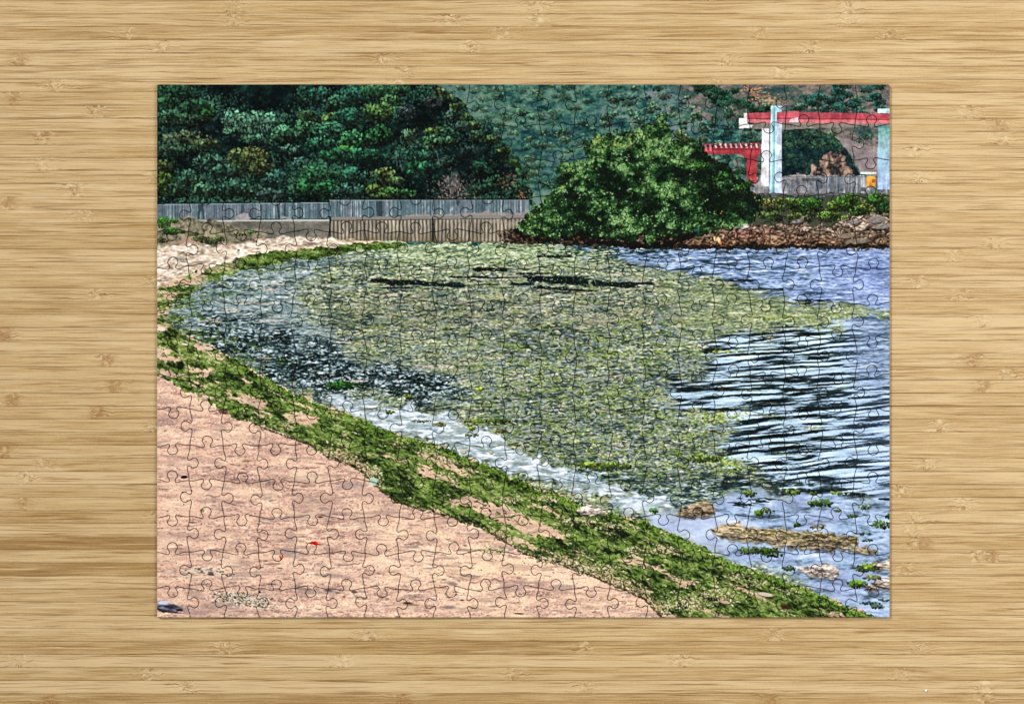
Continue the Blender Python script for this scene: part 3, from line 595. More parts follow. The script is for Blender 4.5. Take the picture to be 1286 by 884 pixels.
    P.lay((150, 170, 186), mbay * gl * .6); P.lay(glc, mbay * gl * np.clip(.72 + .55 * N(11, 2.2, 153, 3), 0, 1))
    gl2 = P.poly([(845, 640), (900, 645), (960, 665), (905, 690), (870, 680), (835, 662), (770, 640), (800, 628)], 4, 10, 144, 2.5)
    # pool in the lower right corner
    po = P.poly([(800, 648), (870, 640), (935, 616), (1010, 624), (1060, 622), (1130, 614), (1130, 790), (1080, 770), (1000, 732), (930, 706), (880, 686), (840, 664)], 5, 14, 145, 4)
    pc = P.ramp(.55 * P.shear(N(24, 4.2, 146, 3), .03) + .4 * N(4, 1.6, 147, 2), [(-2.2, (48, 64, 76)), (-1.2, (98, 118, 142)), (-.4, (140, 164, 200)), (.3, (164, 188, 224)), (1.2, (192, 212, 240)), (2.4, (232, 240, 250))])
    P.lay(pc, mbay * po * .95); P.lay((214, 226, 244), mbay * gl2 * .55)
    P.lay((148, 156, 204), mbay * po * np.clip(N(34, 12, 148, 2), 0, 1) * .35)
    P.lay((10, 24, 24), mbay * P.poly([(905, 592), (935, 588), (965, 592), (1002, 606), (1030, 610), (1036, 616), (985, 619), (940, 611), (905, 612)], 3, 7, 149, .8) * .75 * np.clip(.6 + .8 * N(9, 2.2, 150, 2), 0, 1))
    for (x0, y0, a, b) in [(1078, 620, 14, 2.6), (1040, 615, 16, 2), (1000, 615, 18, 2.4), (930, 632, 14, 3), (955, 628, 20, 3), (1110, 626, 6, 1.2)]:
        n = 24; P.stamps(r.normal(x0, a * .5, n), r.normal(y0, b * .5, n), 4.2 * (.5 + r.random(n)), .8, .02, np.tile((14, 26, 28), (n, 1)), .8)
    # floating green bits near the shore and in the pool
    for (x0, y0, a, b, n, c) in [(598, 528, 16, 2.2, 40, (112, 140, 40)), (622, 528, 14, 2.4, 34, (100, 128, 40)), (592, 546, 9, 1.6, 22, (120, 146, 58)), (592, 537, 4, 3, 20, (136, 160, 60)), (552, 532, 7, 2.4, 24, (150, 150, 70)), (528, 528, 12, 1.4, 20, (118, 140, 90)),
                                 (490, 517, 5, 2, 14, (140, 160, 60)), (630, 527, 12, 3, 30, (96, 122, 40)), (628, 541, 9, 2, 22, (134, 140, 70)), (512, 497, 5, 2.6, 18, (146, 164, 50)), (603, 488, 5, 2, 14, (160, 180, 40)),
                                 (765, 585, 30, 5, 130, (112, 142, 44)), (740, 583, 20, 4, 80, (140, 164, 60)), (880, 575, 26, 5, 90, (120, 150, 56)), (1030, 631, 16, 4.5, 90, (70, 110, 28)), (952, 643, 6, 3.4, 36, (96, 140, 30)), (962, 640, 8, 3, 30, (130, 160, 60)),
                                 (1052, 618, 12, 2, 30, (134, 160, 50)), (995, 617, 10, 4, 44, (112, 146, 50)), (940, 619, 10, 4, 44, (106, 140, 52)), (1020, 618, 6, 3, 18, (120, 150, 60)), (1085, 636, 8, 2.4, 20, (112, 136, 70)), (1106, 658, 12, 5, 60, (74, 114, 30)), (1114, 647, 4, 3, 18, (50, 100, 40)),
                                 (1000, 658, 4, 3, 18, (60, 104, 20)), (1026, 660, 10, 3, 30, (150, 142, 110)), (950, 690, 26, 4.5, 130, (80, 116, 30)), (968, 694, 14, 5, 60, (54, 92, 24)), (1065, 687, 12, 2, 20, (110, 120, 60)), (990, 713, 10, 2.6, 30, (100, 130, 60)),
                                 (1085, 669, 8, 1.4, 14, (96, 126, 110)), (1070, 647, 8, 1.4, 14, (110, 130, 40)), (1088, 677, 6, 1.6, 12, (90, 120, 90)), (820, 640, 6, 3.4, 24, (80, 130, 50)), (1050, 640, 6, 1.6, 12, (126, 144, 60))]:
        P.clump(x0, y0, a, b, c, n, 1.7, .35, .22, 1.25)
    # low rocks in the pool
    def rock(pts, c, seed, rag=1.2, sc=5):
        m = P.poly(pts, rag, sc, seed, .5)
        ys = [q[1] for q in pts]; t = np.clip((Y - min(ys)) / (max(ys) - min(ys)), 0, 1)
        vv = .6 * P.shear(N(9, 1.7, seed + 1, 3), .1) + .5 * N(2.4, 1.0, seed + 2, 2) - 1.4 * (t - .42)
        ca = np.array(c)
        P.lay(P.ramp(vv, [(-2, tuple(ca * .22)), (-.9, tuple(ca * .55)), (0, tuple(ca * .9)), (.9, tuple(np.minimum(255, ca * 1.18))), (2, tuple(np.minimum(255, ca * 1.4 + 8)))]), m)
        P.lay((24, 26, 22), P.poly([(x, y + 1.6) for (x, y) in pts], rag, sc, seed, .8) * (1 - m) * .5)
    rock([(847, 647), (854, 638), (868, 632), (884, 627), (893, 631), (898, 642), (890, 648), (868, 650)], (158, 138, 112), 160, .6, 6)
    rock([(888, 664), (905, 656), (925, 657), (950, 660), (972, 663), (990, 666), (1020, 667), (1050, 670), (1076, 673), (1079, 684), (1050, 690), (1010, 688), (975, 686), (950, 680), (925, 676), (900, 673)], (160, 144, 116), 163, 1.8, 4)
    n = 200; x = r.uniform(920, 1075, n); y = 664 + (x - 900) * .065 + r.normal(0, 2.4, n)
    P.stamps(x, y, 3, .9, .1 + r.normal(0, .1, n), np.array([(124, 120, 48), (96, 90, 40), (62, 52, 34), (206, 190, 164)])[r.integers(0, 4, n)], .7)
    rock([(1060, 686), (1090, 686), (1106, 692), (1095, 696), (1070, 692)], (150, 138, 116), 166)
    rock([(998, 712), (1020, 708), (1046, 709), (1054, 718), (1046, 726), (1020, 724)], (186, 172, 162), 169)
    rock([(1082, 736), (1100, 726), (1125, 718), (1125, 742), (1098, 741)], (196, 182, 172), 172)
    rock([(1090, 706), (1104, 703), (1125, 701), (1125, 712), (1100, 716)], (190, 176, 160), 175)
    for (x0, y0, a, b, n, c) in [(1088, 712, 14, 5, 90, (110, 144, 36)), (1076, 732, 13, 4.5, 90, (92, 132, 30)), (1094, 724, 12, 3, 40, (136, 156, 60)), (1100, 760, 10, 2.4, 30, (80, 118, 84)), (1110, 752, 8, 1.6, 16, (120, 142, 120)), (1092, 756, 14, 2, 20, (70, 100, 96))]:
        P.clump(x0, y0, a, b, c, n, 1.7, .4, .2, 1.25)

    # ---------------- wrack of green algae on the beach
    edge = [(190, 474), (216, 478), (238, 490), (262, 500), (288, 520), (318, 531), (350, 543), (388, 556), (412, 572), (440, 582), (462, 598), (480, 616), (500, 628), (532, 640), (562, 646), (596, 658), (630, 676), (660, 694), (700, 706), (735, 718), (770, 733), (806, 748), (834, 776)]
    wr = [(190, 352), (230, 346), (262, 338)] + [(505, 303.5), (440, 309), (380, 315), (330, 323), (290, 331)][::-1] + shore[:] + edge[::-1]
    wrack = P.poly([(190, 372), (205, 356), (232, 346), (262, 336), (300, 325), (340, 317), (400, 309.5), (470, 304), (505, 303)] + [(q[0] + (6 if k < 7 else 0), q[1] + (3 if k < 7 else 0)) for k, q in enumerate(shore)] + edge[::-1], 1.7, 9, 181)
    a1, a2, a3 = P.shear(N(24, 6, 182, 3), .38), P.shear(N(7, 3, 183, 3), .3), N(2.0, 1.4, 184, 2)
    v = .5 * a1 + .55 * a2 + .5 * a3
    wcol = P.ramp(v, [(-2.2, (14, 20, 10)), (-1.2, (40, 60, 22)), (-.4, (70, 98, 34)), (.3, (98, 126, 52)), (1, (132, 152, 78)), (1.8, (172, 176, 126)), (2.6, (214, 204, 176))])
    keep = np.ones((PH, PW), np.float32)
    # sand showing through: slots that lie along the wrack, more towards its left end
    slot = P.shear(N(26, 4.2, 185, 3), .42)
    lft = np.clip((300 - X) / 90, 0, 1) * np.clip((Y - 375) / 25, 0, 1)
    keep -= np.clip((slot - 1.05 + .75 * lft) * 2.2, 0, 1) * np.clip((Y - 380) / 40, 0, 1) * .85
    for (pts, sd) in [([(283, 496), (300, 494), (330, 500), (338, 508), (310, 506)], 1), ([(352, 520), (372, 516), (390, 520), (404, 530), (380, 534), (360, 528)], 2), ([(520, 586), (545, 584), (548, 600), (530, 600)], 3),
                      ([(558, 622), (600, 624), (640, 636), (672, 652), (714, 672), (700, 676), (655, 668), (620, 648), (575, 632)], 4), ([(770, 700), (800, 702), (838, 714), (820, 714), (785, 708)], 5), ([(460, 566), (500, 572), (520, 582), (500, 578)], 6),
                      ([(198, 436), (222, 438), (215, 444), (198, 443)], 7), ([(230, 458), (262, 462), (275, 468), (240, 466)], 8), ([(198, 408), (210, 410), (205, 416), (198, 417)], 9), ([(198, 446), (238, 450), (225, 453), (198, 452)], 10), ([(198, 464), (240, 470), (230, 476), (198, 472)], 12), ([(240, 470), (262, 468), (258, 474)], 13),
                      ([(245, 432), (268, 436), (262, 441), (248, 440)], 14), ([(855, 728), (880, 730), (870, 736)], 15), ([(300, 470), (320, 478), (305, 480)], 16), ([(198, 352), (216, 352), (210, 360), (198, 362)], 17), ([(220, 342), (236, 344), (225, 348)], 18), ([(240, 338), (262, 340), (250, 344)], 19)]:
        keep *= 1 - .92 * P.poly(pts, 1.6, 6, 190 + sd, .6)
    keep *= 1 - .75 * np.clip(1 - np.abs(Y - 347) / 40, 0, 1) * np.clip((N(18, 3, 215, 2) - .4) * 1.5, 0, 1) * (X < 300)
    keep *= 1 - .85 * np.clip((N(9, 2.4, 312, 3) - .15) * 2, 0, 1) * np.clip((310 - X) / 60, 0, 1) * np.clip((430 - Y) / 30, 0, 1)
    mwk = wrack * np.clip(keep, 0, 1)
    P.lay(wcol, mwk)
    P.lay((220, 178, 156), wrack * (1 - np.clip(keep, 0, 1)) * .25)
    # beige dried roll along the foot of the wrack, with shadow below it
    ed = np.array(edge, float); d = np.r_[0, np.cumsum(np.hypot(*np.diff(ed, axis=0).T))]
    def along(t): return np.interp(t, d, ed[:, 0]), np.interp(t, d, ed[:, 1])
    x, y = P.pick(mwk, 15000)
    v0 = P.at(v, x, y); l = np.clip(.40 + .25 * v0 + .28 * r.standard_normal(len(x)), 0, 1)
    o = np.argsort(l + .35 * r.random(len(x))); x, y, l = x[o], y[o], l[o][:, None]
    yl = np.clip(.35 + .5 * r.standard_normal((len(x), 1)), 0, 1)
    hic = np.array([116, 154, 56]) * (1 - yl) + np.array([168, 172, 112]) * yl
    cc = np.array([18, 32, 12]) * (1 - l) + hic * l
    sz = .8 + .9 * np.clip((y - 330) / 350, 0, 1)
    P.stamps(x, y, 1.9 * sz * (.5 + r.random(len(x))), .58 * sz * (.5 + r.random(len(x))), .4 + r.normal(0, .5, len(x)), cc, .8)
    # beige, dead weed: towards the lower edge and in patches
    n = 5200; t = r.uniform(120, d[-1], n); ex, ey = along(t); off = np.abs(r.normal(0, 6.5, n)) - 1.5; wgt = N(40, 30, 187, 2)
    ok = P.at(wgt, ex, ey) + .9 * (t > 420) + r.normal(0, .5, n) > .2
    ex, ey, off = ex[ok], ey[ok], off[ok]; n = len(ex)
    P.stamps(ex + off * .45, ey - off, 1.9 * (.5 + r.random(n)), .95 * (.5 + r.random(n)), r.normal(.5, .8, n), np.array([(196, 180, 142), (160, 142, 104), (104, 88, 58), (54, 46, 30), (220, 208, 178)])[r.choice(5, n, p=[.3, .28, .18, .12, .12])], .8)
    n = 700; t = r.uniform(150, d[-1], n); ex, ey = along(t)
    P.stamps(ex, ey + r.normal(.6, 1.0, n), 2.0 * (.4 + r.random(n)), .7, .45, np.array([[60, 50, 36]]) * r.uniform(.3, 1.3, (n, 1)), .6)
    beige = [(640, 626, 20, 6), (690, 624, 26, 5), (720, 652, 40, 5), (770, 660, 30, 5), (840, 690, 26, 6), (860, 756, 30, 12), (900, 748, 30, 10), (950, 730, 26, 5), (690, 702, 30, 4), (760, 712, 30, 6), (620, 690, 24, 5), (545, 560, 18, 5), (560, 578, 24, 4), (510, 556, 20, 4), (430, 518, 14, 4), (470, 592, 10, 6), (345, 486, 10, 4), (360, 534, 14, 5), (255, 496, 10, 5), (570, 600, 12, 4), (800, 690, 18, 5), (1000, 742, 16, 4), (925, 722, 16, 5)]
    for (cx, cy, a, b) in beige:
        n = int(a * b * .9); P.stamps(r.normal(cx, a * .5, n), r.normal(cy, b * .55, n) + 0, 1.9 * (.4 + r.random(n)), .9 * (.4 + r.random(n)), r.normal(.3, .8, n), np.array([(206, 196, 164), (172, 158, 118), (118, 104, 68), (52, 50, 30), (226, 218, 196), (108, 132, 60)])[r.choice(6, n, p=[.26, .26, .14, .12, .08, .14])], .75)
    # dark wet hollows
    n = 900; x, y = P.pick(mwk * np.clip(-v, 0, 2) * (Y > 400), n)
    P.stamps(x, y, 4 * (.4 + r.random(n)), 1.3 * (.5 + r.random(n)), .4 + r.normal(0, .25, n), np.tile((12, 22, 8), (n, 1)), .55, 1.2)
    # bright fresh weed along the water's edge
    sh2 = np.array(shore[12:], float); d2 = np.r_[0, np.cumsum(np.hypot(*np.diff(sh2, axis=0).T))]
    n = 1500; t = r.uniform(0, d2[-1], n); ex, ey = np.interp(t, d2, sh2[:, 0]), np.interp(t, d2, sh2[:, 1]); off = np.abs(r.normal(0, 4.5, n)) - 1
    P.stamps(ex - off * .4, ey + off, 1.6 * (.5 + r.random(n)), .9 * (.5 + r.random(n)), r.normal(.4, .6, n), np.array([(118, 158, 44), (86, 126, 32), (52, 88, 22), (20, 36, 14)])[r.choice(4, n, p=[.3, .32, .24, .14])], .75)
    # pale stones lying in the wrack
    rock([(722, 640), (735, 634), (752, 637), (763, 642), (758, 647), (730, 646)], (214, 196, 184), 220, .8, 3)
    for (x0, y0, a, b, c) in [(581, 566, 4.5, 3, (204, 192, 172)), (262, 437, 7, 2.6, (226, 206, 192)), (203, 413, 6, 3, (238, 226, 216)), (232, 432, 5, 1.6, (232, 214, 200)), (930, 737, 4, 2, (222, 150, 132)), (960, 745, 12, 3, (214, 196, 180)), (985, 760, 7, 3, (70, 34, 20)), (910, 755, 8, 2, (200, 160, 146)), (616, 567, 3, 2, (196, 188, 160)), (227, 458, 5, 6, (16, 18, 12)), (280, 516, 7, 2.4, (120, 74, 56)), (540, 553, 3, 2, (222, 220, 204))]:
        P.stamps([x0 + .6], [y0 + 1.0], a, b, .15, [(24, 22, 14)], .7, 1.6); P.stamps([x0], [y0], a, b, .15, [c], .9, 1.8)
    # ---------------- small things on the sand
    P.stamps([232, 229.5], [598, 598.5], [4.4, 2.5], [2.3, 1.8], 0, [(8, 8, 8), (22, 18, 16)], 1.0)
    P.lay((228, 22, 14), P.poly([(388, 682), (392, 679), (397, 678.3), (402, 682.2), (395, 682)], .3, 3, 230)); P.lay((132, 12, 8), P.poly([(388, 682), (402, 682.2), (398, 683.2)], .2, 3, 231))
    P.lay((196, 40, 20), P.poly([(351, 696), (353.4, 698), (354, 702), (351.6, 702)], .3, 3, 232))
    P.lay((176, 222, 198), P.poly([(464, 600), (470, 598.5), (475, 601), (472, 610), (465, 608)], .7, 4, 233) * .8)
    m = P.poly([(190, 752), (206, 752.5), (218, 757), (231, 763.5), (222, 767), (205, 767), (190, 762)], .5, 4, 234, .4)
    P.lay(P.ramp(N(8, 2, 235, 3) - (Y - 758) * .18, [(-2, (38, 38, 46)), (-.6, (92, 92, 108)), (.5, (142, 142, 164)), (2, (204, 204, 222))]), m); P.stamps([226, 215], [764.5, 767], [5, 14], [2, 1.2], .1, [(28, 28, 32), (40, 34, 34)], .8)
    n = 560; x = r.normal(305, 20, n); y = 752 + (x - 305) * .12 + r.normal(0, 4.6, n)
    P.stamps(x, y, 1.9 * (.4 + r.random(n)), .9 * (.4 + r.random(n)), r.normal(.1, .5, n), np.array([(226, 220, 206), (196, 186, 166), (118, 106, 74), (84, 76, 44), (44, 38, 30), (150, 146, 140)])[r.choice(6, n, p=[.3, .25, .14, .12, .07, .12])], .75)
    n = 120; x = r.normal(262, 14, n); P.stamps(x, 716 + (x - 262) * .08 + r.normal(0, 2.6, n), 1.8, .8, .1, np.array([(206, 204, 202), (150, 140, 134), (88, 78, 62), (40, 38, 36)])[r.choice(4, n, p=[.35, .35, .2, .1])], .7)
    for (x0, y0, a, b, c, q) in [(265, 720, 5, 2, (52, 46, 40), .8), (512, 756, 8, 2, (56, 46, 22), .9), (520, 758, 10, 1.6, (120, 104, 76), .7), (651, 769, 8, 1.3, (58, 36, 20), .85), (568, 732, 8, 2.8, (132, 112, 110), .85), (564, 761, 10, 2.6, (130, 112, 110), .85), (580, 752, 3.4, 1.2, (52, 50, 52), .9), (242, 655, 6, 1.4, (94, 76, 34), .8), (254, 640, 4, 3, (108, 96, 62), .7), (402, 648, 4.5, 1.4, (60, 36, 28), .9), (230, 617, 2.6, 1, (56, 44, 36), .9), (310, 578, 7, 1.6, (120, 96, 58), .7), (382, 610, 6, 1.4, (128, 110, 66), .7),
                                  (432, 748, 2.4, 1.8, (150, 84, 40), .9), (424, 743, 4, 1, (58, 46, 40), .8), (445, 742, 5, 2, (64, 52, 44), .8), (412, 740, 7, 2.2, (92, 74, 66), .8), (380, 738, 16, 2.4, (128, 108, 104), .7), (340, 732, 10, .9, (96, 66, 50), .8), (326, 742, 2, 2, (44, 38, 36), .85), (524, 680, 5, 1.1, (104, 88, 66), .8), (584, 684, 4, .9, (90, 80, 72), .8), (665, 699, 4, 1.0, (104, 60, 40), .7), (334, 703, 3, 1.4, (86, 80, 66), .8), (398, 720, 4, 1.6, (130, 124, 122), .8),
                                  (385, 604, 14, 2.0, (176, 140, 120), .6), (300, 690, 40, 2.4, (176, 140, 128), .4), (240, 672, 30, 6, (160, 130, 122), .4), (230, 690, 24, 4, (150, 122, 116), .45), (245, 745, 14, 6, (150, 126, 118), .5), (265, 760, 16, 5, (140, 122, 110), .5), (420, 722, 30, 3.4, (160, 136, 130), .55), (590, 722, 14, 2.6, (150, 128, 124), .6), (520, 686, 12, 1.8, (150, 132, 124), .5), (360, 758, 20, 2, (200, 160, 140), .5), (470, 676, 26, 2.0, (170, 142, 134), .5), (215, 572, 20, 1.8, (150, 124, 116), .5), (330, 610, 30, 2.6, (170, 140, 128), .4), (655, 730, 22, 1.6, (160, 136, 128), .5), (560, 700, 16, 1.4, (150, 124, 116), .5)]:
        P.stamps([x0], [y0], a, b, .06, [c], q, 1.3)

    # ---------------- shore plants, rocks and structures at the right
    # dark headland behind the gantry with its rock face and the bare slope
    P.lay((136, 124, 126), P.poly([(1044, 172), (1062, 174), (1102, 188), (1102, 222), (1080, 218), (1065, 190)], .5, 6, 241)); P.lay((112, 104, 108), P.poly([(1044, 172), (1062, 174), (1102, 188), (1102, 222), (1080, 218), (1065, 190)]) * np.clip(N(6, 3, 242, 3), 0, 1) * .45)
    P.lay((226, 226, 224), P.poly([(1080, 216.5), (1100, 216.5), (1100, 218.4), (1080, 218.4)]))
    hd = P.poly([(978, 166), (1000, 162), (1030, 164), (1048, 172), (1060, 186), (1070, 204), (1082, 222), (978, 224)], 1.0, 5, 243)
    P.lay(P.ramp(.5 * N(7, 5, 244, 3) + .5 * N(2, 1.6, 245, 2), [(-1.5, (2, 14, 22)), (0, (12, 36, 40)), (1, (30, 60, 50)), (2, (58, 92, 66))]), hd)
    n = 300; x, y = P.pick(hd * (Y < 186), n); P.stamps(x, y, 1.5, 1, r.random(n) * 3, np.array([[62, 100, 66]]) * r.uniform(.3, 1.2, (n, 1)), .7)
    rf = P.poly([(1014, 222), (1018, 212), (1028, 206), (1036, 192), (1046, 194), (1056, 190), (1062, 204), (1070, 216), (1072, 222)], 1.8, 5, 246)
    P.lay(P.ramp(.7 * P.shear(N(3, 6, 247, 3), .5) + .6 * N(3, 2, 262, 2), [(-1.4, (26, 30, 34)), (-.3, (84, 70, 66)), (.6, (134, 108, 94)), (1.8, (168, 140, 120))]), rf)
    # railing and yard
    yard = P.poly([(942, 222), (1006, 220), (1086, 221), (1120, 222), (1120, 246), (942, 246)], .6, 5, 248)
    P.lay(P.ramp(.5 * N(8, 5, 249, 3) + .4 * N(2, 2, 250, 2), [(-2, (66, 74, 80)), (0, (122, 124, 130)), (2, (176, 170, 168))]), yard)
    P.lay((166, 148, 142), P.poly([(985, 224), (1000, 217), (1012, 219), (1022, 224)], 1, 4, 251) * .8)
    P.lay((52, 68, 82), yard * (np.abs(N(2.2, 200, 252, 1)) < .22) * .6 * (X > 1022)); P.lay((188, 196, 204), yard * (np.abs(N(3.2, 200, 253, 1)) < .12) * .6)
    P.rect(1006, 224, 1030, 228, (58, 64, 66), .8); P.rect(1024, 226, 1032, 238, (52, 70, 84), .7); P.rect(1036, 224, 1060, 238, (96, 112, 132), .35)
    P.rect(942, 222.4, 1117, 223.4, (74, 80, 86), .7); P.rect(948, 236, 1117, 237.2, (104, 110, 116), .6)
    P.rect(945, 242.5, 1117, 246, (96, 98, 98), .9); P.rect(945, 245, 1117, 246.4, (54, 56, 54), .8)
    P.lay((212, 148, 58), P.poly([(1087, 223), (1091, 221), (1098, 221.5), (1099, 235), (1087, 234)])); P.rect(1094.5, 225, 1098.6, 230, (150, 84, 30)); P.rect(1080, 236, 1086, 241, (62, 64, 66), .8)
    # red portal, lower
    red, dred = (164, 58, 66), (118, 36, 46)
    P.lay((150, 58, 62), P.poly([(866, 181), (954.6, 179), (954.6, 182), (866, 184)]) * .6)
    P.lay(red, P.poly([(864, 186), (954.6, 184.5), (954.6, 193), (950, 196), (949, 232), (937, 230), (937, 200), (934, 195.5), (925, 193.5), (864, 193.5)], .4, 4, 254))
    P.lay(dred, P.poly([(864, 187), (954.6, 186.5), (954.6, 188.4), (864, 189)]) * .8); P.lay((150, 36, 46), P.poly([(864, 191.6), (930, 191.6), (938, 196), (939.5, 224), (937, 224), (936.5, 199), (930, 193.6), (864, 193.6)]) * .7)
    for k in range(9):
        x0 = 896 + k * 6.4; P.lay((226, 190, 190), P.poly([(x0, 181), (x0 + 2.6, 180.5), (x0 + 4.0, 186), (x0 + 1.6, 186)]) * .9); P.lay((130, 40, 50), P.poly([(x0 + 3.4, 181), (x0 + 5.6, 181), (x0 + 6.2, 186), (x0 + 4.4, 186)]) * .8)
    for k in range(5): P.lay((222, 128, 140), P.poly([(867 + k * 5.6, 182), (869.5 + k * 5.6, 181), (871 + k * 5.6, 190), (868 + k * 5.6, 190)]) * .7)
    P.lay((236, 190, 196), P.poly([(858.6, 169), (861.4, 169), (861.6, 193), (859.6, 193)]))
    # upper beam
    P.lay((128, 122, 116), P.poly([(945, 154), (1118, 155), (1118, 158), (1060, 160), (990, 163), (938, 162)]))
    P.lay((112, 104, 100), P.poly([(981, 157), (1118, 157), (1118, 158.6), (1060, 161), (981, 163)]) * np.clip(.5 + .5 * N(10, 3, 255, 2), 0, 1) * .5)
    P.lay((166, 70, 82), P.poly([(933, 142.6), (966, 141.5), (1002, 139.6), (1003, 141), (1118, 143.4), (1118, 151), (1002, 150), (933, 149.6)])); P.lay((208, 112, 118), P.poly([(936, 150), (966, 150.6), (1002, 149.4), (1002, 154.6), (966, 154.6), (940, 154.4)]))
    P.lay((198, 106, 110), P.poly([(1002, 150.4), (1118, 151), (1118, 155.6), (1002, 154.6)])); P.lay((190, 86, 98), P.poly([(978, 140.8), (1002, 139.8), (1002, 149.6), (978, 150)]))
    P.lay((116, 36, 50), P.poly([(933, 148.9), (1002, 148.7), (1118, 150.2), (1118, 151.4), (1002, 150), (933, 150.2)]) * .8)
    P.lay((150, 52, 66), P.poly([(1003, 141), (1118, 143.4), (1118, 150), (1003, 149)]) * np.clip(N(8, 3, 256, 2), 0, 1) * .5); P.lay((238, 214, 226), P.poly([(992, 149.8), (1002, 147.6), (1002, 153.6), (990, 153.8)]) * .85); P.lay((240, 196, 204), P.poly([(933, 142.6), (937, 142.4), (937, 149.4), (934, 149)]))
    P.lay((240, 238, 240), P.poly([(927, 149), (937, 148.4), (938, 156), (946, 157), (943, 160.6), (927, 162)])); P.lay((192, 184, 182), P.poly([(927, 155.4), (940, 155.4), (938, 157.2), (927, 157.4)]) * .8)
    # columns
    P.lay((222, 222, 230), P.poly([(956, 162), (965.2, 162), (965, 234), (954.6, 233.5)])); P.lay((120, 128, 134), P.poly([(964.4, 162), (966, 162), (965.6, 240), (964.4, 240)]))
    P.lay((140, 190, 202), P.poly([(967.2, 133), (974.6, 133), (974, 243), (965.4, 243)])); P.lay((198, 222, 230), P.poly([(967.2, 133), (969.4, 133), (968.4, 243), (966.2, 243)])); P.lay((88, 156, 172), P.poly([(971.2, 135), (972.6, 135), (971.4, 243), (969.8, 243)]) * .8); P.lay((206, 232, 240), P.poly([(972.8, 140), (974.6, 140), (973.8, 243), (972, 243)]) * .8)
    P.lay((196, 206, 234), P.poly([(974.4, 154), (981, 154), (981, 242.4), (973.6, 243)])); P.lay((158, 202, 220), P.poly([(974.4, 133.6), (981, 134), (981, 141), (974.4, 141)])); P.lay((168, 186, 208), P.poly([(978, 160), (981, 160), (981, 242), (978, 242)]) * .6)
    P.lay((206, 236, 248), P.poly([(1101, 136.6), (1118, 136.6), (1118, 142.8), (1101, 142.6)])); P.lay(P.ramp(Y, [(157, (96, 150, 146)), (172, (134, 178, 180)), (200, (152, 184, 208)), (240, (158, 184, 228))]), P.poly([(1101.6, 157.6), (1118, 158), (1118, 238), (1100.6, 238)])); P.lay((60, 120, 116), P.poly([(1101.6, 157.6), (1118, 158), (1118, 162), (1101.6, 161)]) * .6)
    P.lay((70, 150, 150), P.poly([(1111, 165), (1116, 165), (1116, 169), (1111, 169)], .4, 3, 257) * .8)
    P.rect(1101, 222, 1117, 223, (150, 160, 176), .7)
    for xx in (1106, 1112): P.rect(xx, 223, xx + .9, 240, (214, 222, 232), .6)
    for xx in (952, 958, 986, 992): P.rect(xx, 224, xx + .8, 243, (190, 196, 202), .6)
    wear = ((X > 860) & (Y > 131) & (Y < 244)).astype(np.float32)
    P.img *= (1 + wear * (.07 * N(6, 4, 267, 3) + .05 * N(1.6, 5, 268, 2)))[..., None]; P.lay((120, 112, 108), wear * np.clip(N(5, 9, 269, 2) - 1.1, 0, 1) * .25)
    # shrubs on the rocks
    P.lay((60, 66, 52), P.poly([(940, 247), (1125, 244), (1125, 290), (940, 292)], 1.5, 6, 258))
    for k in range(64):
        x0 = r.uniform(945, 1116); y0 = r.uniform(252, 276)
        P.clump(x0, y0, 9, 4.5, [(92, 116, 54), (110, 132, 60), (62, 96, 44), (124, 126, 84), (100, 104, 76)][r.integers(5)], 60, 1.3, .5, .2, 1.15)
    for (cx, cy, rx, ry, c) in [(1005, 259, 17, 9, (62, 122, 40)), (1022, 256, 12, 8, (56, 112, 34)), (995, 256, 12, 7, (92, 128, 50)), (1062, 256, 17, 11, (70, 128, 38)), (1046, 260, 10, 8, (92, 132, 40)), (1068, 248, 9, 6, (84, 140, 36)), (1100, 252, 15, 10, (66, 122, 40)), (1110, 262, 10, 9, (42, 92, 34)), (1085, 262, 10, 6, (132, 142, 60)), (966, 258, 8, 9, (124, 128, 60)), (972, 272, 12, 7, (76, 106, 48)), (1040, 272, 14, 7, (96, 134, 48)), (1078, 266, 12, 7, (60, 108, 36)), (980, 253, 7, 4, (110, 124, 50))]:
        P.clump(cx, cy, rx, ry, c, int(rx * ry * 1.2), 1.4, .7, .10, 1.3)
    # rock shore
    rk = [(832, 310), (850, 302), (866, 297), (890, 290), (905, 283), (925, 287), (945, 282), (965, 284), (985, 282), (1000, 276), (1018, 283), (1040, 285), (1062, 274), (1080, 270), (1098, 268), (1125, 270), (1125, 311.5), (832, 311.5)]
    mr = P.poly(rk, 1.2, 5, 259)
    rv = .6 * N(7, 3.4, 263, 3) + .75 * N(2.4, 1.4, 264, 2); lo = np.clip((Y - 288) / 16, 0, 1)[..., None]
    ra = P.ramp(rv, [(-1.5, (30, 24, 22)), (-.5, (92, 76, 66)), (.3, (140, 118, 102)), (1, (176, 154, 136)), (2, (214, 198, 182))]); rb_ = P.ramp(rv, [(-1.3, (18, 12, 8)), (-.3, (72, 52, 38)), (.5, (122, 90, 66)), (1.4, (162, 130, 102)), (2.4, (196, 160, 130))])
    P.lay(ra * (1 - lo) + rb_ * lo, mr); P.lay((20, 15, 12), mr * np.exp(-(P.shear(N(13, 6.5, 265, 2), -.3) / .14) ** 2) * .8); P.lay((24, 18, 14), mr * np.exp(-(N(6, 4, 266, 1) / .10) ** 2) * .6); P.lay((168, 84, 72), mr * np.exp(-((X - 940) / 34) ** 2 - ((Y - 294) / 8) ** 2) * .22)
    n = 330; x, y = P.pick(mr, n); o = np.argsort(y); x, y = x[o], y[o]
    low = np.clip((y - 288) / 16, 0, 1)[:, None]; rr = np.clip((x - 1000) / 80, 0, 1)[:, None]; rd = np.exp(-((x - 935) / 32) ** 2)[:, None]
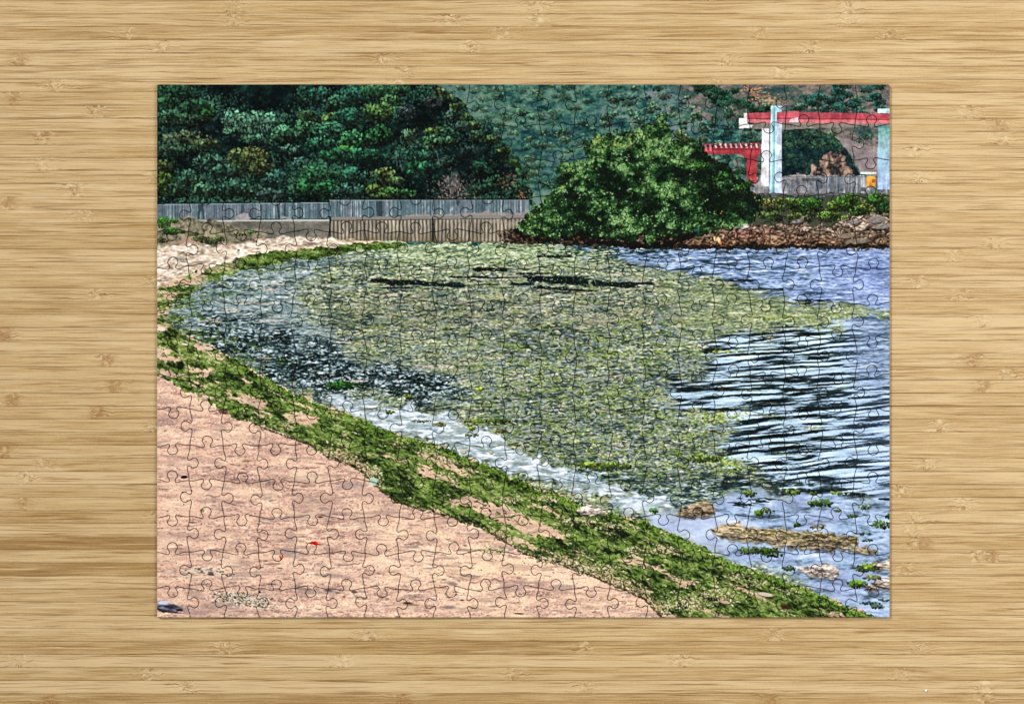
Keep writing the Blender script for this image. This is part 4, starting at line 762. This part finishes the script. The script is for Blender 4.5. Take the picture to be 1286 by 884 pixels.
    base = np.array([158, 132, 110]) * (1 - rr) + np.array([160, 148, 132]) * rr; base = base * (1 - .5 * rd) + np.array([168, 104, 88]) * .5 * rd
    base = base * (1 - .6 * low) + np.array([126, 88, 60]) * .6 * low
    a = 3.6 * (.4 + r.random(n)); b = 1.3 * (.4 + r.random(n)); an = r.normal(-.3, .6, n); l = r.uniform(.45, 1.15, (n, 1))
    P.stamps(x + .6, y + 1.0, a, b, an, np.tile((26, 20, 16), (n, 1)), .75, 1.5)
    for q in range(n):
        P.stamps(x[q:q+1], y[q:q+1], a[q], b[q], an[q], base[q:q+1] * l[q], .6, 1.8); P.stamps(x[q:q+1] - .5, y[q:q+1] - .6, a[q] * .6, b[q] * .45, an[q], np.minimum(255, base[q:q+1] * l[q] * 1.3 + 8), .7, 1.5)
    for (x0, y0, a0, b0, c) in [(935, 284, 5, 3.4, (226, 224, 220)), (1100, 276, 14, 5, (150, 142, 140)), (1108, 284, 12, 4, (138, 134, 130)), (1072, 278, 8, 4, (150, 142, 136)), (1076, 303, 20, 4, (142, 132, 114)), (1062, 296, 14, 4, (156, 138, 116)), (1030, 290, 10, 4, (150, 130, 112)), (884, 296, 16, 2.4, (142, 122, 104)), (1000, 278, 9, 3, (130, 124, 132))]:
        P.stamps([x0 + .8], [y0 + 1.4], a0, b0, -.1, [(34, 28, 24)], .7, 1.5); P.stamps([x0], [y0], a0, b0, -.1, [c], .7, 1.6); P.stamps(r.normal(x0, a0 * .5, 12), r.normal(y0, b0 * .5, 12), 1.8, .8, -.2, np.array([c]) * r.uniform(.5, 1.2, (12, 1)), .7)
    P.stamps([897.5, 902], [300, 301.5], [2.0, 2.2], [4.5, 5], -.35, [(246, 220, 150), (244, 196, 150)], 1); P.stamps([904], [305], 1.4, 3, -.3, [(224, 120, 50)], .9)
    P.lay((14, 12, 10), P.poly([(640, 303), (700, 303), (830, 303), (870, 307), (1125, 308), (1125, 312.4), (830, 312.4), (760, 310), (640, 306)], 1.2, 5, 260) * .8)
    # mud and roots under the big bush
    P.lay((14, 12, 10), P.poly([(630, 300), (650, 285), (760, 284), (860, 284), (880, 296), (832, 312), (770, 310), (700, 306), (632, 304)], 1.5, 6, 261))
    n = 120; x = r.uniform(634, 850, n); y = r.normal(301, 2.8, n); P.stamps(x, np.minimum(y, 308), 2.2, 1.2, r.normal(0, .5, n), np.array([(116, 74, 46), (84, 66, 52), (138, 122, 106), (54, 44, 34)])[r.integers(0, 4, n)], .6)
    n = 60; P.stamps(r.normal(640, 7, n), r.normal(296, 4, n), 2, 1.2, r.normal(0, .5, n), np.array([(112, 70, 42), (58, 44, 36), (120, 110, 110), (20, 18, 16)])[r.integers(0, 4, n)], .8)
    # ---------------- the big bush
    bush = [(652, 296), (650, 284), (660, 270), (668, 262), (680, 252), (692, 244), (697, 226), (702, 210), (712, 203), (727, 203), (735, 195), (732, 183), (748, 176), (756, 167), (776, 166), (790, 162), (800, 168), (808, 156), (822, 150), (834, 150), (840, 160), (846, 172), (858, 172), (872, 176), (884, 186), (892, 196), (906, 204), (918, 214), (932, 225), (945, 239), (953, 256), (952, 270), (944, 278), (918, 286), (884, 292), (856, 294), (830, 298), (806, 302), (790, 298), (760, 302), (740, 296), (712, 298), (680, 294)]
    mbu = P.poly(bush, 3.0, 7, 271)
    P.lay(P.ramp(N(4, 3, 272, 2), [(-1.5, (2, 10, 6)), (0, (10, 26, 14)), (1.5, (24, 50, 24))]), mbu)
    lf = N(15, 11, 273, 2); lf2 = N(4.2, 3.6, 274, 2)
    x, y = P.pick(mbu, 13500)
    sh_ = .36 * np.clip((x - 850) / 60, 0, 1) * np.clip((y - 190) / 40, 0, 1) + .22 * np.clip((y - 280) / 14, 0, 1) + .45 * np.exp(-(((x - 790) / 22) ** 2 + ((y - 238) / 20) ** 2)) * 0 
    hole = sum(np.exp(-(((x - a) / c) ** 2 + ((y - b) / d_) ** 2)) for (a, b, c, d_) in [(790, 195, 12, 7), (778, 244, 16, 10), (798, 225, 9, 9), (860, 218, 18, 8), (850, 262, 16, 10), (896, 252, 16, 14), (756, 214, 10, 8), (715, 242, 12, 7), (920, 240, 12, 9), (745, 276, 14, 7), (824, 284, 16, 6), (870, 196, 10, 6), (800, 270, 10, 7)])
    l = np.clip(.47 + .19 * P.at(lf, x, y) + .22 * P.at(lf2, x, y) + .19 * r.standard_normal(len(x)) - sh_ - .7 * hole, 0, 1)
    o = np.argsort(l + .35 * r.random(len(x))); x, y, l = x[o], y[o], l[o][:, None]
    yel = np.clip((.9 - np.hypot((x - 760) / 70, (y - 172) / 26)), 0, .8) + np.clip(.9 - np.hypot((x - 708) / 26, (y - 226) / 22), 0, .7) + np.clip(.7 - np.hypot((x - 666) / 22, (y - 276) / 20), 0, .5) + .6 * np.clip(.8 - np.hypot((x - 830) / 26, (y - 160) / 18), 0, .8)
    yel = np.clip(yel + .08 * r.standard_normal(len(x)), 0, 1)[:, None]
    hic = np.array([104, 146, 80]) * (1 - yel) + np.array([158, 164, 74]) * yel
    cc = np.where(l < .5, np.array([4, 16, 8]) * (1 - 2 * l) + np.array([36, 74, 36]) * 2 * l, np.array([36, 74, 36]) * (2 - 2 * l) + hic * (2 * l - 1)); cc = cc * (1 + .05 * r.standard_normal((len(x), 3)) + .1 * r.standard_normal((len(x), 1)))
    P.stamps(x, y, 1.65 * (.6 + .7 * r.random(len(x))), 1.1 * (.6 + .7 * r.random(len(x))), r.random(len(x)) * 3.1, cc, .88)
    n = 750; x, y = P.pick(mbu * np.clip(.5 + .8 * lf2, 0, 2) * np.clip(.8 + .4 * lf, 0, 2) * np.clip((880 - X) / 40, .15, 1), n)
    P.stamps(x, y, 1.3 * (.6 + .6 * r.random(n)), .9, r.random(n) * 3, np.array([(150, 190, 140), (132, 176, 112), (160, 186, 150)])[r.integers(0, 3, n)], .7)
    n = 22; x, y = P.pick(mbu, n); P.stamps(x, y, 1.2, .9, 0, np.array([(214, 128, 44), (214, 172, 60), (190, 96, 40)])[r.integers(0, 3, n)], .8)
    for (cx, cy, rx, ry, c) in [(880, 210, 10, 5, (72, 132, 40)), (905, 222, 12, 6, (60, 118, 40)), (930, 238, 10, 7, (62, 112, 44)), (942, 230, 5, 5, (70, 116, 44)), (858, 176, 12, 6, (84, 122, 60)), (872, 184, 10, 5, (60, 110, 50)), (852, 168, 8, 5, (112, 140, 70))]:
        P.clump(cx, cy, rx, ry, c, int(rx * ry), 1.4, .5, .12, 1.25)
    # ---------------- finish: the crisp grain of an over-sharpened print
    lum = P.img.mean(-1); hp = lum - P.blur(lum, 1.1)
    P.img += (.58 * hp)[..., None]
    up_ = np.clip((250 - Y) / 20, 0, 1)[..., None] * .3
    P.img = P.img * (1 - up_) + np.stack([P.blur(P.img[..., k], .75) for k in range(3)], -1) * up_
    P.img += (.016 * N(.7, .7, 281, 1))[..., None]
    return np.clip(P.img, 0, 1)

def print_material():
    a = paint()
    im = bpy.data.images.new('painted_print', PW, PH, alpha=False)
    px = np.ones((PH, PW, 4), np.float32); px[..., :3] = a[::-1]
    im.pixels.foreach_set(px.ravel()); im.update(); im.pack()
    m, nt, p = new_mat('printed_card'); g = G(nt)
    t = g.n('ShaderNodeTexImage', image=im, interpolation='Cubic', extension='EXTEND')
    uv = g.n('ShaderNodeUVMap', uv_map='print').outputs[0]
    nt.links.new(uv, t.inputs[0]); nt.links.new(t.outputs[0], p.inputs['Base Color'])
    p.inputs['Roughness'].default_value = 0.6; p.inputs['Specular IOR Level'].default_value = 0.04
    return m
PRINT = print_material()
CARD, _nt, _p = new_mat('grey_card')
_p.inputs['Base Color'].default_value = lin(96, 93, 88); _p.inputs['Roughness'].default_value = 0.95; _p.inputs['Specular IOR Level'].default_value = 0.05

# ------------------------------------------------------------------ the puzzle: 21 x 15 interlocking pieces
COLS, ROWS = 21, 15
VX = [PX0] + [238.0 + 43.95 * i for i in range(COLS - 1)] + [PX1]
HY = [PY0] + [157.0 + 44.7 * j for j in range(ROWS - 1)] + [PY1]
# which way each knob points: R/L across the upright cuts, U/D across the level cuts
V_ODD = {5: 'LRLLLLLRRRLLLRRRRRLR', 6: 'LLLRLRLLLRLRRRLRLRRR', 7: 'RLLLRLLLRRLLRRRLRRRL', 8: 'LLLRLRLLLRLRRRLRLRRR', 9: 'LRLLLLLRRRLLLRRRRRLR'}
def v_dir(i, j):
    if j in V_ODD: return V_ODD[j][i]
    return 'R' if (i + j) % 2 == 0 else 'L'
H_ODD = {(3, 6): 'U', (3, 8): 'D', (4, 3): 'U', (4, 17): 'U', (9, 3): 'D', (9, 7): 'D'}
def h_dir(j, c):
    if (j, c) in H_ODD: return H_ODD[(j, c)]
    inv = 1 if j in (5, 6, 7, 8) else 0
    return 'U' if (j + c + inv) % 2 == 0 else 'D'

def build_puzzle():
    rng = np.random.default_rng(77)
    T = 0.0021
    node = {}
    for j in range(ROWS + 1):
        for i in range(COLS + 1):
            dx, dy = rng.normal(0, .8, 2)
            if i in (0, COLS): dx = 0
            if j in (0, ROWS): dy = 0
            node[i, j] = np.array([VX[i] + dx, HY[j] + dy])
    HALF = np.array([(0, 0), (.13, -.012), (.28, -.048), (.375, -.062), (.418, -.028), (.404, .035), (.362, .095), (.362, .165), (.415, .232), (.5, .256)])
    def knob(A, B, nrm, L):
        d = B - A; k = 44.3 / L; dn = nrm * 44.3
        q = np.vstack([HALF, np.c_[1 - HALF[-2::-1, 0], HALF[-2::-1, 1]]])
        sh, w0, w1, sc, tilt = rng.uniform(-1, 1, 5) * np.array([.035, .022, .022, .06, .05])
        l = q[:, 0].copy(); inn = np.clip(np.minimum(q[:, 0], 1 - q[:, 0]) / .36, 0, 1)
        l = (.5 + (l - .5) * (1 + (k - 1) * inn)) + sh * inn
        w = q[:, 1] * (1 + sc) + w0 * np.sin(np.pi * np.clip(q[:, 0] / .4, 0, 1)) + w1 * np.sin(np.pi * np.clip((1 - q[:, 0]) / .4, 0, 1))
        l = l + tilt * np.maximum(w, 0)
        c = A + d * l[:, None] + dn * w[:, None]
        e = np.vstack([2 * c[0] - c[1], c, 2 * c[-1] - c[-2]]); out = []
        for i in range(1, len(e) - 2):
            for t in (0, .34, .67):
                out.append(.5 * (2 * e[i] + (e[i+1] - e[i-1]) * t + (2*e[i-1] - 5*e[i] + 4*e[i+1] - e[i+2]) * t*t + (3*e[i] - e[i-1] - 3*e[i+1] + e[i+2]) * t**3))
        out.append(B)
        return np.array(out)
    def straight(A, B):
        return np.vstack([A[None], B[None]])
    vert, hori = {}, {}
    for j in range(ROWS):
        for i in range(COLS + 1):
            A, B = node[i, j], node[i, j + 1]
            if i in (0, COLS): vert[i, j] = straight(A, B)
            else: vert[i, j] = knob(A, B, np.array([1.0 if v_dir(i - 1, j) == 'R' else -1.0, 0]), abs(B[1] - A[1]))
    for j in range(ROWS + 1):
        for c in range(COLS):
            A, B = node[c, j], node[c + 1, j]
            if j in (0, ROWS): hori[c, j] = straight(A, B)
            else: hori[c, j] = knob(A, B, np.array([0, -1.0 if h_dir(j - 1, c) == 'U' else 1.0]), abs(B[0] - A[0]))
    def inset(p, w):
        pr, nx = np.roll(p, 1, 0), np.roll(p, -1, 0)
        e0 = p - pr; e1 = nx - p
        e0 /= np.linalg.norm(e0, axis=1)[:, None]; e1 /= np.linalg.norm(e1, axis=1)[:, None]
        n0 = np.c_[-e0[:, 1], e0[:, 0]]; n1 = np.c_[-e1[:, 1], e1[:, 0]]
        m = n0 + n1; m /= np.maximum(np.linalg.norm(m, axis=1), 1e-6)[:, None]
        k = np.clip(1 / np.maximum((m * n0).sum(1), .5), 1, 1.6)
        return p + m * (w * k)[:, None]
    root = bpy.data.objects.new('jigsaw_puzzle', None); col.objects.link(root)
    root.empty_display_size = 0.05
    root.location = (wx((PX0 + PX1) / 2), wy((PY0 + PY1) / 2), 0.00003)
    root['label'] = 'assembled rectangular jigsaw puzzle printed with a weedy green bay, lying on the bamboo table'
    root['category'] = 'jigsaw puzzle'
    ox, oy = root.location.x, root.location.y
    for j in range(ROWS):
        for c in range(COLS):
            loop = np.vstack([hori[c, j][:-1], vert[c + 1, j][:-1], hori[c, j + 1][::-1][:-1], vert[c, j][::-1][:-1]])
            if (c, j) in ((0, 0), (COLS - 1, 0), (0, ROWS - 1), (COLS - 1, ROWS - 1)):   # softened outer corners
                cn = np.array([PX0 if c == 0 else PX1, PY0 if j == 0 else PY1]); out = []
                for q, p in enumerate(loop):
                    if np.allclose(p, cn):
                        pv, nx = loop[q - 1], loop[(q + 1) % len(loop)]
                        a = cn + (pv - cn) / np.linalg.norm(pv - cn) * 2.2; b = cn + (nx - cn) / np.linalg.norm(nx - cn) * 2.2
                        for t in np.linspace(0, 1, 5): out.append((1-t)**2 * a + 2*t*(1-t) * cn + t*t * b)
                    else: out.append(p)
                loop = np.array(out)
            rb = inset(loop, .03); r0 = inset(loop, .42); r1 = inset(loop, .85)                      # loop runs clockwise on the page
            r1b = inset(loop, .54)
            cen = (r0.min(0) + r0.max(0)) / 2
            lift = rng.uniform(0, .00006); tx, ty = rng.normal(0, .0009, 2)
            n = len(loop); rings = [(rb, 0.0), (r0, T - .00030), (r1b, T - .00013), (r1, T)]
            verts, uv = [], []
            for (p, z) in rings:
                for (x, y) in p:
                    X_, Y_ = wx(x) - wx(cen[0]), wy(y) - wy(cen[1])
                    verts.append((X_, Y_, z + (lift + tx * X_ + ty * Y_ if z else 0)))
                    uv.append(((x - PX0) / (PX1 - PX0), 1 - (y - PY0) / (PY1 - PY0)))
            faces = []; mats = []
            for k in range(3):
                for q in range(n):
                    a, b = k * n + q, k * n + (q + 1) % n
                    faces.append((a, a + n, b + n, b)); mats.append(1 if k == 0 else 0)
            faces.append(tuple(3 * n + q for q in reversed(range(n)))); mats.append(0)
            faces.append(tuple(range(n))); mats.append(1)
            me = bpy.data.meshes.new('puzzle_piece'); me.from_pydata(verts, [], faces)
            me.materials.append(PRINT); me.materials.append(CARD)
            me.polygons.foreach_set('material_index', mats)
            ul = me.uv_layers.new(name='print')
            li = np.empty(len(me.loops), np.int32); me.loops.foreach_get('vertex_index', li)
            ul.data.foreach_set('uv', np.array(uv, np.float32)[li].ravel())
            o = bpy.data.objects.new('puzzle_piece', me); col.objects.link(o)
            o.parent = root; o.location = (wx(cen[0]) - ox, wy(cen[1]) - oy, 0)
build_puzzle()

# ------------------------------------------------------------------ the white crumb on the table
def crumb():
    rng = np.random.default_rng(3); v, f = [], []
    nu, nv = 9, 6; R = 1.75 * U
    for a in range(nv + 1):
        th = math.pi * a / nv
        for b in range(nu):
            ph = 2 * math.pi * b / nu; q = R * (1 + .10 * rng.standard_normal())
            v.append((q * math.sin(th) * math.cos(ph), q * math.sin(th) * math.sin(ph), .8 * R + .8 * R * math.cos(th)))
    for a in range(nv):
        for b in range(nu): f.append((a*nu+b, (a+1)*nu+b, (a+1)*nu+(b+1) % nu, a*nu+(b+1) % nu))
    me = bpy.data.meshes.new('crumb'); me.from_pydata(v, [], f)
    m, nt, p = new_mat('white_crumb'); p.inputs['Base Color'].default_value = (.92, .92, .9, 1); p.inputs['Roughness'].default_value = .7
    me.materials.append(m); me.shade_smooth()
    o = bpy.data.objects.new('crumb', me); col.objects.link(o); o.location = (wx(1162.5), wy(866.5), 0)
    o['label'] = 'tiny round white crumb lying on the bare bamboo strips'; o['category'] = 'crumb'
crumb()
